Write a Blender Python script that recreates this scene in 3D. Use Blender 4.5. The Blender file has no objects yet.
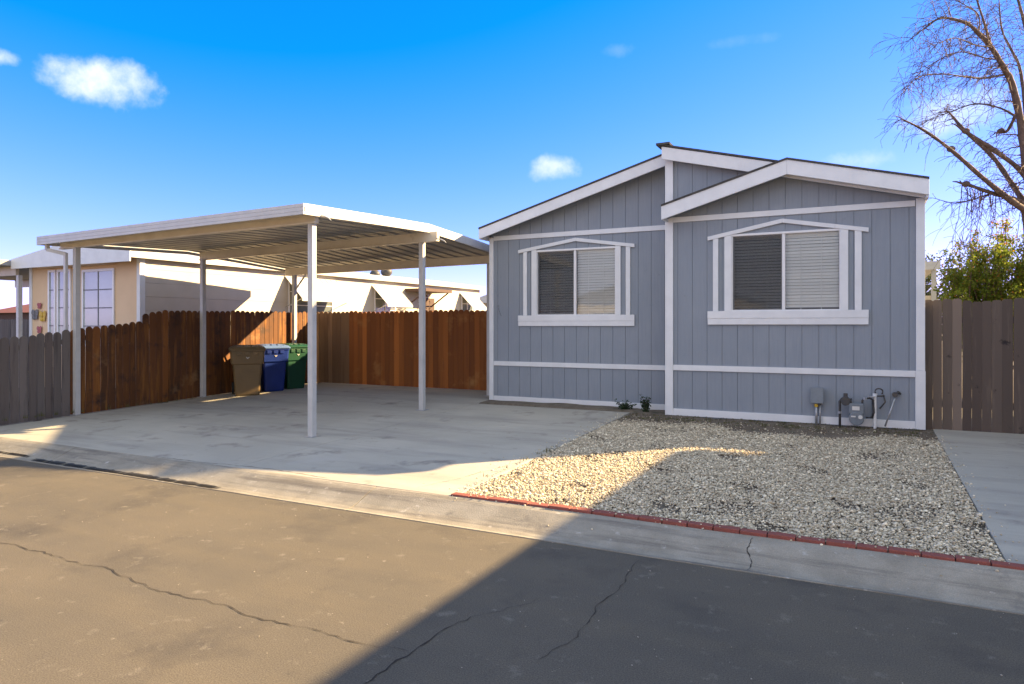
import bpy, math, random
import numpy as np
from mathutils import Vector, Matrix

random.seed(7); RNG = np.random.default_rng(7)
scene = bpy.context.scene
COL = scene.collection
R = math.radians

# ------------------------------------------------------------------ camera
CAMZ = 1.76; F_PX = 690.0; YAW = R(26.9); HOR = 326.0
cam_d = bpy.data.cameras.new("camera"); cam = bpy.data.objects.new("camera", cam_d); COL.objects.link(cam)
cam.location = (0, 0, CAMZ); cam.rotation_euler = (R(90), 0, YAW)
cam_d.sensor_width = 36; cam_d.lens = F_PX / 1024 * 36; cam_d.shift_y = -(342 - HOR) / 1024
cam_d.clip_end = 3000; cam_d.clip_start = 0.05
scene.camera = cam
SN, CS = math.sin(YAW), math.cos(YAW)

def at(px, py, t):                      # real point seen at (px,py) at forward distance t (used to measure the site)
    u = (px - 512) / F_PX; v = (HOR - py) / F_PX
    return Vector((t * (-SN + u * CS), t * (CS + u * SN), CAMZ + t * v))
def onY(px, py, Y):
    u = (px - 512) / F_PX
    return at(px, py, Y / (CS + u * SN))
def onX(px, py, X):
    u = (px - 512) / F_PX
    return at(px, py, X / (-SN + u * CS))
def zlot(y): return 0.13 + 0.031 * (min(max(y, 5.6), 11.4) - 5.6)
def ongr(px, py):
    u = (px - 512) / F_PX; v = (py - HOR) / F_PX; dy = CS + u * SN
    t = (CAMZ - .13 + .031 * 5.6) / (v + .031 * dy)
    return at(px, py, t)

# ------------------------------------------------------------------ render / light
scene.view_settings.view_transform = 'Standard'; scene.view_settings.look = 'None'
scene.view_settings.gamma = 1; scene.view_settings.exposure = 2.5
SUNV = Vector((1.5, 1.34, 1.0)).normalized()
ELEV = math.asin(SUNV.z); AZ = math.atan2(SUNV.x, SUNV.y)
w = bpy.data.worlds.new("World"); scene.world = w; w.use_nodes = True
nt = w.node_tree; nt.nodes.clear()
def wn(t, **k):
    n = nt.nodes.new(t)
    for a, b in k.items(): setattr(n, a, b)
    return n
sky = wn('ShaderNodeTexSky', sky_type='NISHITA', sun_disc=False, sun_elevation=ELEV, sun_rotation=AZ)
sky.altitude = 600; sky.air_density = .85; sky.dust_density = 0.0; sky.ozone_density = 2.2
g1_ = wn('ShaderNodeVectorMath', operation='MULTIPLY_ADD'); g1_.inputs[1].default_value = (.70, .41, .84); g1_.inputs[2].default_value = (-.70, .15, 0)
nt.links.new(sky.outputs[0], g1_.inputs[0])
hs = wn('ShaderNodeVectorMath', operation='MAXIMUM'); hs.inputs[1].default_value = (.01, .01, .01); nt.links.new(g1_.outputs[0], hs.inputs[0])
# small fair-weather clouds far off in the sky: soft noise inside a few patches of direction
tc = wn('ShaderNodeTexCoord')
def cdir(px, py): return (at(px, py, 1) - Vector((0, 0, CAMZ))).normalized()
CL = [(104, 84, .074, .034, .95), (552, 168, .042, .022, .8), (2, 57, .022, .012, .8), (950, 112, .075, .032, .7), (858, 160, .045, .018, .5),
      (620, 50, .03, .012, .14), (745, 40, .05, .01, .10)]
nz = wn('ShaderNodeTexNoise'); nz.inputs['Scale'].default_value = 21; nz.inputs['Detail'].default_value = 9; nz.inputs['Roughness'].default_value = .58
nz2 = wn('ShaderNodeTexNoise'); nz2.inputs['Scale'].default_value = 7; nz2.inputs['Detail'].default_value = 3
nt.links.new(tc.outputs['Generated'], nz.inputs['Vector']); nt.links.new(tc.outputs['Generated'], nz2.inputs['Vector'])
def wmath(op, a, b=None, c=None, clamp=False):
    n = wn('ShaderNodeMath', operation=op); n.use_clamp = clamp
    for i, x in enumerate((a, b, c)):
        if x is None: continue
        if isinstance(x, (int, float)): n.inputs[i].default_value = x
        else: nt.links.new(x, n.inputs[i])
    return n.outputs[0]
def wdot(v):
    n = wn('ShaderNodeVectorMath', operation='DOT_PRODUCT'); nt.links.new(tc.outputs['Generated'], n.inputs[0]); n.inputs[1].default_value = v
    return n.outputs['Value']
mask = None
for px, py, rx, ry, st in CL:
    d = cdir(px, py); r = d.cross(Vector((0, 0, 1))).normalized(); u = r.cross(d)
    a = wmath('DIVIDE', wdot(r), rx); b = wmath('DIVIDE', wdot(u), ry)
    rr = wmath('ADD', wmath('MULTIPLY', a, a), wmath('MULTIPLY', b, b))
    g = wmath('SUBTRACT', 1.0, rr)
    g = wmath('MAXIMUM', g, -1.5)
    g = wmath('ADD', g, wmath('MULTIPLY', wmath('SUBTRACT', nz.outputs[0], .52), 3.0))
    g = wmath('MULTIPLY', g, .62, clamp=True); g = wmath('MULTIPLY', wmath('MULTIPLY', g, g), wmath('SUBTRACT', 3.0, wmath('MULTIPLY', g, 2.0)))
    front = wmath('GREATER_THAN', wdot(d), .9)
    g = wmath('MULTIPLY', wmath('MULTIPLY', g, front), st)
    mask = g if mask is None else wmath('MAXIMUM', mask, g)
# broad pale cloud bank added to the unseen sky behind the camera as fill light
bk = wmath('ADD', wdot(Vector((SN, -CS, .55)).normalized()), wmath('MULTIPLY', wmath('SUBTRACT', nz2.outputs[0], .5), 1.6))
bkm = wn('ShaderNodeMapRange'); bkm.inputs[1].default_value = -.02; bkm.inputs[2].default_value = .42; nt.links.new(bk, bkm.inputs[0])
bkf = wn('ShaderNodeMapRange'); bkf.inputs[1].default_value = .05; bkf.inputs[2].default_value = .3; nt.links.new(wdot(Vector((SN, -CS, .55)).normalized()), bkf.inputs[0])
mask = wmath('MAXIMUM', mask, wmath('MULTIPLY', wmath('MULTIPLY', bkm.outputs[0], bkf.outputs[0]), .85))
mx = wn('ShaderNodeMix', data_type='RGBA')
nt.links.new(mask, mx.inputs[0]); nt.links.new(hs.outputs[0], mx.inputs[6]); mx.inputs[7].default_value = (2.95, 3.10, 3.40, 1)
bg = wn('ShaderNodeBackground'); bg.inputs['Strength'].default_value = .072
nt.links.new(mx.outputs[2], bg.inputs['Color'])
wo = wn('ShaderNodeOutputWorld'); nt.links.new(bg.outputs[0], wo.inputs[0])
sd = bpy.data.lights.new("sun", 'SUN'); sd.energy = 4.25; sd.angle = R(.6); sd.color = (1, .71, .36)
so = bpy.data.objects.new("sun", sd); COL.objects.link(so); so.rotation_euler = SUNV.to_track_quat('Z', 'Y').to_euler()

# ------------------------------------------------------------------ materials
def mat(name, base, rough=.7, var=None, vscale=3, bump=0, bscale=40, detail=6, island=0, streak=None, metal=0, spec=.4,
        fine=0, fscale=300, stains=None, transl=0, coords='Object', brough=.6):
    """procedural material: base colour, optional second colour mixed by noise, per-piece variation, streaks, stains, bump"""
    m = bpy.data.materials.new(name); m.use_nodes = True; t = m.node_tree; t.nodes.clear()
    def N(ty, **k):
        n = t.nodes.new(ty)
        for a, b in k.items(): setattr(n, a, b)
        return n
    L = t.links.new
    out = N('ShaderNodeOutputMaterial'); p = N('ShaderNodeBsdfPrincipled'); L(p.outputs[0], out.inputs[0])
    p.inputs['Roughness'].default_value = rough; p.inputs['Metallic'].default_value = metal
    p.inputs['Specular IOR Level'].default_value = spec
    c = N('ShaderNodeTexCoord'); V = c.outputs[coords]
    rgb = N('ShaderNodeRGB'); rgb.outputs[0].default_value = (*base, 1); cur = rgb.outputs[0]
    def noise(sc, det=5, ro=.6, vec=None, stretch=None):
        n = N('ShaderNodeTexNoise'); n.inputs['Scale'].default_value = sc; n.inputs['Detail'].default_value = det; n.inputs['Roughness'].default_value = ro
        v = vec or V
        if stretch:
            mp = N('ShaderNodeMapping'); mp.inputs['Scale'].default_value = stretch; L(v, mp.inputs[0]); v = mp.outputs[0]
        L(v, n.inputs['Vector']); return n.outputs[0]
    def ramp(f, a, b):
        r = N('ShaderNodeMapRange'); r.inputs[1].default_value = a; r.inputs[2].default_value = b; L(f, r.inputs[0]); return r.outputs[0]
    def mix(f, a, col, ty='MIX'):
        x = N('ShaderNodeMix', data_type='RGBA', blend_type=ty)
        if isinstance(f, (int, float)): x.inputs[0].default_value = f
        else: L(f, x.inputs[0])
        L(a, x.inputs[6])
        if isinstance(col, tuple): x.inputs[7].default_value = (*col, 1)
        else: L(col, x.inputs[7])
        return x.outputs[2]
    if island:
        g = N('ShaderNodeNewGeometry'); rnd = g.outputs['Random Per Island']
        hsv = N('ShaderNodeHueSaturation'); L(cur, hsv.inputs['Color'])
        mr = N('ShaderNodeMapRange'); mr.inputs[3].default_value = 1 - island; mr.inputs[4].default_value = 1 + island; L(rnd, mr.inputs[0]); L(mr.outputs[0], hsv.inputs['Value'])
        wv = N('ShaderNodeMath', operation='MULTIPLY'); L(rnd, wv.inputs[0]); wv.inputs[1].default_value = 37.3
        fr = N('ShaderNodeMath', operation='FRACT'); L(wv.outputs[0], fr.inputs[0])
        cur = hsv.outputs[0]
        if var: cur = mix(fr.outputs[0], cur, var)
    elif var:
        cur = mix(ramp(noise(vscale), .38, .66), cur, var)
    if streak:
        col, st, lo, hi = streak
        cur = mix(ramp(noise(1, 6, .65, stretch=st), lo, hi), cur, col)
    if stains:
        for col, sc, lo, hi in stains:
            cur = mix(ramp(noise(sc, 7, .62), lo, hi), cur, col)
    if fine:
        f = ramp(noise(fscale, 2, .5), .3, .7)
        mr = N('ShaderNodeMapRange'); mr.inputs[3].default_value = 1 - fine; mr.inputs[4].default_value = 1 + fine; L(f, mr.inputs[0])
        hsv = N('ShaderNodeHueSaturation'); L(cur, hsv.inputs['Color']); L(mr.outputs[0], hsv.inputs['Value']); cur = hsv.outputs[0]
    L(cur, p.inputs['Base Color'])
    if bump:
        b = N('ShaderNodeBump'); b.inputs['Strength'].default_value = min(1, bump); b.inputs['Distance'].default_value = .004 if bump <= 1 else .004 * bump
        L(noise(bscale, detail, brough, stretch=(streak[1] if streak and streak[1][2] < 1 else None)), b.inputs['Height']); L(b.outputs[0], p.inputs['Normal'])
    if transl:
        tr = N('ShaderNodeBsdfTranslucent'); L(cur, tr.inputs[0]); ms = N('ShaderNodeMixShader'); ms.inputs[0].default_value = transl
        L(p.outputs[0], ms.inputs[1]); L(tr.outputs[0], ms.inputs[2]); L(ms.outputs[0], out.inputs[0])
    return m
M = {}
M['asphalt'] = mat('asphalt', (.095, .085, .070), .88, var=(.118, .103, .081), vscale=.8, bump=1, bscale=260, fine=.34, fscale=130, spec=.3,
                   streak=((.125, .107, .08), (.45, 2.4, 1), .45, .80), stains=[((.066, .060, .053), 1.3, .54, .74), ((.17, .152, .125), 5.5, .60, .72), ((.20, .18, .15), 14, .66, .72), ((.05, .047, .043), 9, .68, .74)])
M['crack'] = mat('crack_fill', (.03, .026, .022), .95, bump=1, bscale=80)
M['concrete'] = mat('concrete', (.37, .35, .30), .85, var=(.43, .405, .345), vscale=.9, bump=.5, bscale=120, fine=.07, fscale=160,
                    streak=((.285, .268, .24), (.35, 2.2, 1), .48, .72), stains=[((.22, .20, .18), 2.1, .58, .72), ((.16, .145, .13), 6, .68, .74), ((.42, .40, .37), 1.1, .60, .8)])
M['curb'] = mat('curb_concrete', (.31, .285, .235), .88, var=(.23, .21, .17), vscale=3, bump=1, bscale=90, fine=.15, fscale=140,
                streak=((.15, .135, .115), (.7, 9, 14), .50, .68), stains=[((.13, .12, .11), 2.7, .62, .76), ((.44, .42, .38), 9, .62, .75)])
M['soil'] = mat('soil', (.13, .105, .08), .95, var=(.18, .15, .115), vscale=6, bump=3, bscale=45, fine=.35, fscale=120, stains=[((.05, .055, .03), 5, .56, .7)])
M['dryground'] = mat('dry_ground', (.20, .165, .12), .95, var=(.14, .12, .08), vscale=.6, bump=2, bscale=20, fine=.2, fscale=60)
M['joint'] = mat('joint', (.07, .065, .06), .95)
M['mud'] = mat('gutter_silt', (.032, .03, .028), .6, var=(.06, .055, .05), vscale=9, bump=1, bscale=60)
M['stone'] = mat('gravel_stone', (.70, .63, .48), .8, var=(.42, .35, .25), island=.5, bump=.6, bscale=70)
M['pebble'] = mat('stray_pebble', (.30, .27, .23), .8, island=.3)
M['brick'] = mat('brick', (.20, .065, .05), .85, var=(.26, .075, .06), vscale=14, bump=1, bscale=90, fine=.15, fscale=180, stains=[((.40, .23, .19), 9, .6, .75)])
def siding_mat(nm, c1, c2):
    return mat(nm, c1, .62, var=c2, vscale=1.1, bump=.55, bscale=1, streak=((c1[0] * .88, c1[1] * .88, c1[2] * .89), (55, 55, 2.2), .45, .85), spec=.3,
               stains=[((c1[0] * 1.12, c1[1] * 1.12, c1[2] * 1.1), 1.7, .6, .85), ((c1[0] * .78, c1[1] * .78, c1[2] * .78), 9, .66, .80), ((c1[0] * 1.25, c1[1] * 1.2, c1[2] * 1.15), 31, .72, .78)])
M['siding'] = siding_mat('grey_blue_siding', (.232, .268, .318), (.255, .290, .338))
M['trim'] = mat('white_trim', (.70, .725, .755), .5, var=(.64, .665, .695), vscale=4, bump=.3, bscale=1, streak=((.58, .58, .59), (9, 9, 3), .62, .9), stains=[((.5, .49, .47), 12, .72, .82)])
M['vinyl'] = mat('white_vinyl', (.74, .75, .77), .35, var=(.70, .71, .73), vscale=8)
M['shingle'] = mat('roof_shingle', (.05, .048, .048), .9, var=(.08, .075, .07), vscale=12, bump=2, bscale=60, fine=.3, fscale=90)
M['dark'] = mat('dark_interior', (.02, .02, .022), .9, var=(.03, .03, .03))
M['room'] = mat('room_wall', (.30, .28, .26), .9, var=(.25, .24, .22))
M['blind'] = mat('blind_slat', (.88, .87, .84), .45, var=(.82, .81, .78), island=.07)
M['alum'] = mat('white_aluminium', (.50, .505, .51), .42, var=(.44, .445, .45), vscale=5, stains=[((.50, .47, .42), 7, .64, .78)], spec=.5)
M['bounce_alum'] = mat('bounce_cream_aluminium', (.66, .60, .49), .42, var=(.58, .52, .42), vscale=3, stains=[((.42, .36, .28), 5, .64, .8)])  # ivory with the warm bounced light mixed into its colour
M['pan'] = mat('roof_pan', (.33, .33, .325), .5, var=(.28, .28, .275), vscale=2.2, stains=[((.22, .20, .17), 4, .6, .78)])
M['wood_brown'] = mat('stained_fence_board', (.16, .058, .012), .8, var=(.08, .032, .011), island=.35, bump=1.4, bscale=1, streak=((.32, .13, .022), (14, 14, 1.1), .52, .78), stains=[((.035, .02, .014), 3, .54, .72), ((.30, .17, .075), 1.7, .60, .80), ((.16, .12, .09), 7, .68, .78)])
M['wood_orange'] = mat('cedar_fence_board', (.36, .125, .025), .75, var=(.19, .062, .014), island=.4, bump=1.2, bscale=1, streak=((.15, .05, .018), (14, 14, .9), .50, .80), stains=[((.09, .035, .018), 9, .68, .76), ((.42, .21, .07), 1.6, .56, .8), ((.05, .025, .015), 14, .70, .76)])
M['wood_tan'] = mat('pale_fence_board', (.24, .155, .09), .8, var=(.17, .105, .06), island=.25, bump=1.2, bscale=1, streak=((.11, .065, .04), (14, 14, .9), .50, .80))
M['wood_grey'] = mat('weathered_fence_board', (.13, .115, .11), .85, var=(.115, .095, .088), island=.3, bump=1.6, bscale=1, streak=((.05, .043, .042), (14, 14, 1.2), .50, .78), stains=[((.035, .03, .03), 8, .67, .75)])
M['wood_dark'] = mat('dark_weathered_board', (.165, .13, .105), .85, var=(.08, .06, .05), island=.35, bump=1.6, bscale=1, streak=((.18, .14, .11), (14, 14, 1.0), .54, .80), stains=[((.025, .02, .02), 6, .63, .72)])
M['cream_wall'] = mat('cream_siding', (.54, .50, .43), .7, var=(.50, .46, .39), vscale=2, bump=.4, bscale=30)
M['peach'] = mat('peach_stucco', (.72, .53, .35), .8, var=(.67, .49, .32), vscale=1.5, bump=.6, bscale=60)
M['awning'] = mat('white_awning', (.50, .50, .49), .4, var=(.45, .45, .44), vscale=6)
M['glass_dark'] = mat('dim_window_glass', (.10, .12, .13), .08, var=(.16, .18, .18), vscale=2, spec=.8)
M['pane_pale'] = mat('curtained_pane', (.42, .47, .50), .12, var=(.34, .39, .42), vscale=1.4, spec=.7)
M['bin_tan'] = mat('tan_plastic', (.15, .10, .045), .5, var=(.125, .085, .038), vscale=5, bump=.3, bscale=200)
M['bin_blue'] = mat('blue_plastic', (.004, .022, .17), .42, var=(.003, .018, .14), vscale=5, bump=.3, bscale=200)
M['bin_bluelid'] = mat('pale_blue_plastic', (.10, .17, .36), .45, var=(.08, .14, .31), vscale=5)
M['bin_green'] = mat('green_plastic', (.005, .05, .026), .42, var=(.006, .055, .028), vscale=5, bump=.3, bscale=200)
M['rubber'] = mat('black_rubber', (.015, .015, .016), .75, var=(.03, .03, .03))
M['decal'] = mat('white_stamp', (.62, .60, .56), .6, var=(.4, .38, .35), vscale=40)
M['meter_grey'] = mat('meter_grey_paint', (.17, .20, .23), .5, var=(.13, .155, .18), vscale=15, bump=.3)
M['meter_dark'] = mat('dark_iron', (.045, .05, .06), .55, var=(.08, .07, .06), vscale=20)
M['meter_white'] = mat('meter_dial_white', (.6, .6, .58), .4)
M['galv'] = mat('galvanised_pipe', (.42, .44, .46), .4, var=(.32, .33, .34), vscale=20, metal=.6)
M['pvc'] = mat('white_pipe', (.70, .72, .75), .4, var=(.6, .62, .64), vscale=12)
M['box_grey'] = mat('grey_box_paint', (.20, .235, .27), .5, var=(.17, .20, .23), vscale=10)
M['bark'] = mat('bark', (.125, .088, .075), .9, var=(.075, .052, .046), vscale=9, bump=2, bscale=60, stains=[((.27, .21, .17), 12, .6, .75)])
M['twig'] = mat('red_brown_twig', (.12, .075, .065), .8, var=(.08, .052, .046), vscale=6)
M['leaf_g'] = mat('green_leaf', (.10, .17, .02), .6, var=(.24, .27, .03), island=.3, transl=.5)
M['leaf_y'] = mat('autumn_leaf', (.38, .20, .03), .6, var=(.36, .11, .03), island=.3, transl=.45)
M['leaf_d'] = mat('dark_leaf', (.03, .06, .022), .55, var=(.018, .04, .018), island=.3, transl=.2)
M['leaf_far'] = mat('far_leaf', (.06, .085, .035), .7, var=(.10, .11, .04), island=.3, transl=.3)
M['litter'] = mat('dry_litter', (.16, .10, .05), .9, var=(.08, .055, .035), island=.4)
M['grass'] = mat('weed', (.07, .09, .025), .8, var=(.14, .12, .05), island=.3, transl=.3)
M['brown_paint'] = mat('brown_paint', (.10, .06, .045), .8, var=(.08, .05, .04))
M['redroof'] = mat('red_brown_roof', (.16, .055, .04), .85, var=(.11, .04, .03), vscale=8)
M['pink'] = mat('pink_enamel', (.42, .12, .13), .5, var=(.3, .08, .1), vscale=30)
M['yellow'] = mat('yellow_enamel', (.62, .42, .04), .5, var=(.5, .3, .04), vscale=30)
M['greyen'] = mat('grey_enamel', (.12, .12, .14), .5, var=(.2, .2, .22), vscale=30)
M['terracotta'] = mat('terracotta', (.24, .12, .07), .8, var=(.17, .09, .05))

def glass_mat():
    m = bpy.data.materials.new('window_glass'); m.use_nodes = True; t = m.node_tree; t.nodes.clear()
    o = t.nodes.new('ShaderNodeOutputMaterial'); mixn = t.nodes.new('ShaderNodeMixShader'); fr = t.nodes.new('ShaderNodeFresnel'); fr.inputs[0].default_value = 1.5
    tr = t.nodes.new('ShaderNodeBsdfTransparent'); tr.inputs[0].default_value = (.95, .97, .98, 1)
    g = t.nodes.new('ShaderNodeBsdfGlossy'); g.inputs['Roughness'].default_value = .02
    n = t.nodes.new('ShaderNodeTexNoise'); n.inputs['Scale'].default_value = 3.5; b = t.nodes.new('ShaderNodeBump'); b.inputs['Strength'].default_value = .1; b.inputs['Distance'].default_value = .01
    t.links.new(n.outputs[0], b.inputs['Height']); t.links.new(b.outputs[0], g.inputs['Normal'])
    t.links.new(fr.outputs[0], mixn.inputs[0]); t.links.new(tr.outputs[0], mixn.inputs[1]); t.links.new(g.outputs[0], mixn.inputs[2]); t.links.new(mixn.outputs[0], o.inputs[0])
    return m
def screen_mat():
    m = bpy.data.materials.new('insect_screen'); m.use_nodes = True; t = m.node_tree; t.nodes.clear()
    o = t.nodes.new('ShaderNodeOutputMaterial'); mixn = t.nodes.new('ShaderNodeMixShader'); mixn.inputs[0].default_value = .33
    tr = t.nodes.new('ShaderNodeBsdfTransparent'); d = t.nodes.new('ShaderNodeBsdfDiffuse'); d.inputs[0].default_value = (.05, .052, .056, 1)
    t.links.new(tr.outputs[0], mixn.inputs[1]); t.links.new(d.outputs[0], mixn.inputs[2]); t.links.new(mixn.outputs[0], o.inputs[0])
    return m
M['glass'] = glass_mat(); M['screen'] = screen_mat()

# ------------------------------------------------------------------ mesh helpers
class MB:
    def __init__(s): s.v = []; s.f = []
    def add(s, vs, fs):
        n = len(s.v); s.v += [tuple(p) for p in vs]; s.f += [tuple(i + n for i in q) for q in fs]; return s
    def box(s, x0, x1, y0, y1, z0, z1):
        return s.hexa([(x0, y0, z0), (x1, y0, z0), (x1, y1, z0), (x0, y1, z0)], [(x0, y0, z1), (x1, y0, z1), (x1, y1, z1), (x0, y1, z1)])
    def hexa(s, b, t):
        return s.add(list(b) + list(t), [(3, 2, 1, 0), (4, 5, 6, 7), (0, 1, 5, 4), (1, 2, 6, 5), (2, 3, 7, 6), (3, 0, 4, 7)])
    def prism(s, pts, off):             # closed polygon (list of 3D points) extruded by vector off
        n = len(pts); off = Vector(off); a = [Vector(p) for p in pts]; b = [p + off for p in a]
        return s.add(a + b, [tuple(range(n))[::-1], tuple(range(n, 2 * n))] + [(i, (i + 1) % n, n + (i + 1) % n, n + i) for i in range(n)])
    def beam(s, a, b, wd, h, up=(0, 0, 1)):   # rectangular bar from a to b; wd sideways, h along up
        a, b = Vector(a), Vector(b); d = (b - a).normalized(); sd_ = d.cross(Vector(up))
        if sd_.length < 1e-4: sd_ = Vector((1, 0, 0))
        sd_.normalize(); u = sd_.cross(d)
        c = [(-.5, -.5), (.5, -.5), (.5, .5), (-.5, .5)]
        return s.hexa([a + sd_ * wd * i + u * h * j for i, j in c], [b + sd_ * wd * i + u * h * j for i, j in c])
    def tube(s, pts, rad, n=8, cap=True):
        pts = [Vector(p) for p in pts]; k = len(pts)
        if isinstance(rad, (int, float)): rad = [rad] * k
        base = len(s.v); ref = None
        for i, p in enumerate(pts):
            d = (pts[min(i + 1, k - 1)] - pts[max(i - 1, 0)]).normalized()
            if ref is None or abs(ref.dot(d)) > .99:
                ref = Vector((0, 0, 1)) if abs(d.z) < .9 else Vector((1, 0, 0))
            a = d.cross(ref).normalized(); b = a.cross(d); ref = -b if False else ref
            for j in range(n):
                t = 2 * math.pi * j / n; q = p + (a * math.cos(t) + b * math.sin(t)) * rad[i]; s.v.append(tuple(q))
        for i in range(k - 1):
            for j in range(n):
                s.f.append((base + i * n + j, base + i * n + (j + 1) % n, base + (i + 1) * n + (j + 1) % n, base + (i + 1) * n + j))
        if cap:
            s.f.append(tuple(base + j for j in range(n))[::-1]); s.f.append(tuple(base + (k - 1) * n + j for j in range(n)))
        return s
    def cyl(s, a, b, r, n=16, r2=None): return s.tube([a, b], [r, r if r2 is None else r2], n)
    def ball(s, c, r, sx=1, sy=1, sz=1, n=10):
        base = len(s.v); c = Vector(c)
        for i in range(1, n):
            ph = math.pi * i / n
            for j in range(n * 2):
                th = math.pi * j / n; s.v.append((c.x + r * sx * math.sin(ph) * math.cos(th), c.y + r * sy * math.sin(ph) * math.sin(th), c.z + r * sz * math.cos(ph)))
        s.v.append((c.x, c.y, c.z + r * sz)); s.v.append((c.x, c.y, c.z - r * sz)); T, B = len(s.v) - 2, len(s.v) - 1; m = 2 * n
        for i in range(n - 2):
            for j in range(m): s.f.append((base + i * m + j, base + (i + 1) * m + j, base + (i + 1) * m + (j + 1) % m, base + i * m + (j + 1) % m))
        for j in range(m): s.f.append((T, base + j, base + (j + 1) % m)); s.f.append((B, base + (n - 2) * m + (j + 1) % m, base + (n - 2) * m + j))
        return s
    def build(s, name, m, parent=None, smooth=False, bevel=0, org=None):
        me = bpy.data.meshes.new(name)
        o = bpy.data.objects.new(name, me); COL.objects.link(o)
        if parent is not None: o.parent = parent; L = Vector(parent['_o'])
        else:
            L = Vector(org) if org is not None else Vector((0, 0, 0)); o.location = L
        o['_o'] = tuple(L)
        me.from_pydata([(x - L[0], y - L[1], z - L[2]) for x, y, z in s.v], [], s.f)
        me.materials.append(m); me.validate()
        import bmesh
        bm = bmesh.new(); bm.from_mesh(me); bmesh.ops.recalc_face_normals(bm, faces=bm.faces) if len(s.f) < 60000 else None; bm.to_mesh(me); bm.free()
        if smooth:
            for p in me.polygons: p.use_smooth = True
        if bevel:
            b = o.modifiers.new('bevel', 'BEVEL'); b.width = bevel; b.segments = 2; b.limit_method = 'ANGLE'; b.angle_limit = R(40)
        return o
def tag(o, label=None, cat=None, group=None, kind=None):
    if label: o['label'] = label
    if cat: o['category'] = cat
    if group: o['group'] = group
    if kind: o['kind'] = kind
    return o
def thing(name, loc, label, cat, group=None, rz=0):
    o = bpy.data.objects.new(name, None); COL.objects.link(o); o.location = loc; o.rotation_euler.z = rz; o.empty_display_size = .2
    o['_o'] = tuple(loc); return tag(o, label, cat, group)
def local(name, label, cat, group=None):       # a thing modelled round the origin, to be moved later
    return thing(name, (0, 0, 0), label, cat, group)
def copy_tree(o, parent=None):
    c = o.copy(); COL.objects.link(c)
    if parent is not None: c.parent = parent
    for ch in list(o.children): copy_tree(ch, c)
    return c

# ------------------------------------------------------------------ ground, road, curb, slabs
def sheet(name, prof, x0, x1, m, nx=1, parent=None, kind='structure'):
    b = MB()
    xs = [x0 + (x1 - x0) * i / nx for i in range(nx + 1)]
    for x in xs:
        for y, z in prof: b.v.append((x, y, z))
    k = len(prof)
    for i in range(nx):
        for j in range(k - 1): b.f.append((i * k + j, (i + 1) * k + j, (i + 1) * k + j + 1, i * k + j + 1))
    o = b.build(name, m, parent)
    if kind: o['kind'] = kind
    return o
sheet('ground', [(-900, .05), (-4.3, .05), (-4.2, -.08), (5.45, -.08), (5.62, .085), (11.4, .265), (900, .265)], -900, 900, M['dryground'])
road = sheet('road', [(-4.2, 0), (5.16, 0)], -160, 160, M['asphalt'], 4)
def curb_prof(y0, s):   # rolled curb cross-section starting at the road edge
    return [(0.0, -.02), (0.004, .006), (.05, .002), (.12, .012), (.19, .032), (.27, .062), (.35, .094), (.41, .116), (.46, .129), (.485, .131), (.485, -.05)]
cb = MB()
segs = [-40, -30, -24, -18.2, -12.45, -9.4, -4.4, 4.6, 5.8, 6.8, 12, 20, 30]
pr = curb_prof(0, 1)
for i in range(len(segs) - 1):
    x0, x1 = segs[i] + .005, segs[i + 1] - .005
    n = 8; base = len(cb.v)
    for a in range(n + 1):
        x = x0 + (x1 - x0) * a / n
        for y, z in pr: cb.v.append((x, 5.15 + y + .0, z + (.004 * math.sin(x * 1.7) if z > .1 else 0)))
    k = len(pr)
    for a in range(n):
        for j in range(k - 1): cb.f.append((base + a * k + j, base + (a + 1) * k + j, base + (a + 1) * k + j + 1, base + a * k + j + 1))
    cb.f.append(tuple(base + j for j in range(k))); cb.f.append(tuple(base + n * k + j for j in range(k)))
curb = cb.build('curb', M['curb']); curb['kind'] = 'structure'
far = MB().box(-60, 60, -4.65, -4.2, -.05, .12); tag(far.build('far_curb', M['curb'], bevel=.02), kind='structure')
# crack ribbons in the road surface, jagged, branching (part of the road)
def ribbon(pts, wd, z=.004, jit=.02, seed=1, step=.05):
    rr = random.Random(seed); P = []
    for a, b in zip(pts[:-1], pts[1:]):
        a, b = Vector(a), Vector(b); n = max(1, int((b - a).length / step))
        for i in range(n): P.append(a.lerp(b, i / n))
    P.append(Vector(pts[-1])); m = MB(); prev = 0
    L_, R_ = [], []
    for i, p in enumerate(P):
        d = (P[min(i + 1, len(P) - 1)] - P[max(i - 1, 0)]).normalized(); s = Vector((-d.y, d.x, 0))
        prev = prev * .75 + rr.uniform(-jit, jit); w_ = wd * rr.choice([.25, .6, .8, 1, 1.3, rr.uniform(.2, 1.5)]) * (.4 + .6 * min(1, min(i, len(P) - 1 - i) / 6))
        q = p + s * prev; L_.append(q + s * w_ / 2); R_.append(q - s * w_ / 2)
    for a, b in zip(L_, R_): m.v += [(a.x, a.y, z), (b.x, b.y, z)]
    for i in range(len(P) - 1): m.f.append((2 * i, 2 * i + 1, 2 * i + 3, 2 * i + 2))
    return m
def rp(x, y):
    p = at(x, y, CAMZ / ((y - HOR) / F_PX)); return Vector((p.x, p.y, 0))
cr1 = ribbon([rp(-30, 534), rp(60, 558), rp(110, 571), rp(165, 590), rp(220, 605), rp(300, 628), rp(360, 642), rp(408, 650)], .007, seed=3)
cr2 = ribbon([rp(470, 617), rp(440, 632), rp(408, 650), rp(385, 664), rp(352, 690), rp(330, 720)], .011, seed=5)
cr3 = ribbon([rp(642, 560), rp(625, 578), rp(605, 600), rp(583, 625), rp(570, 645), rp(540, 660)], .006, seed=8)
cr4 = ribbon([rp(470, 617), rp(500, 610), rp(540, 598)], .004, seed=9)
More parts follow.
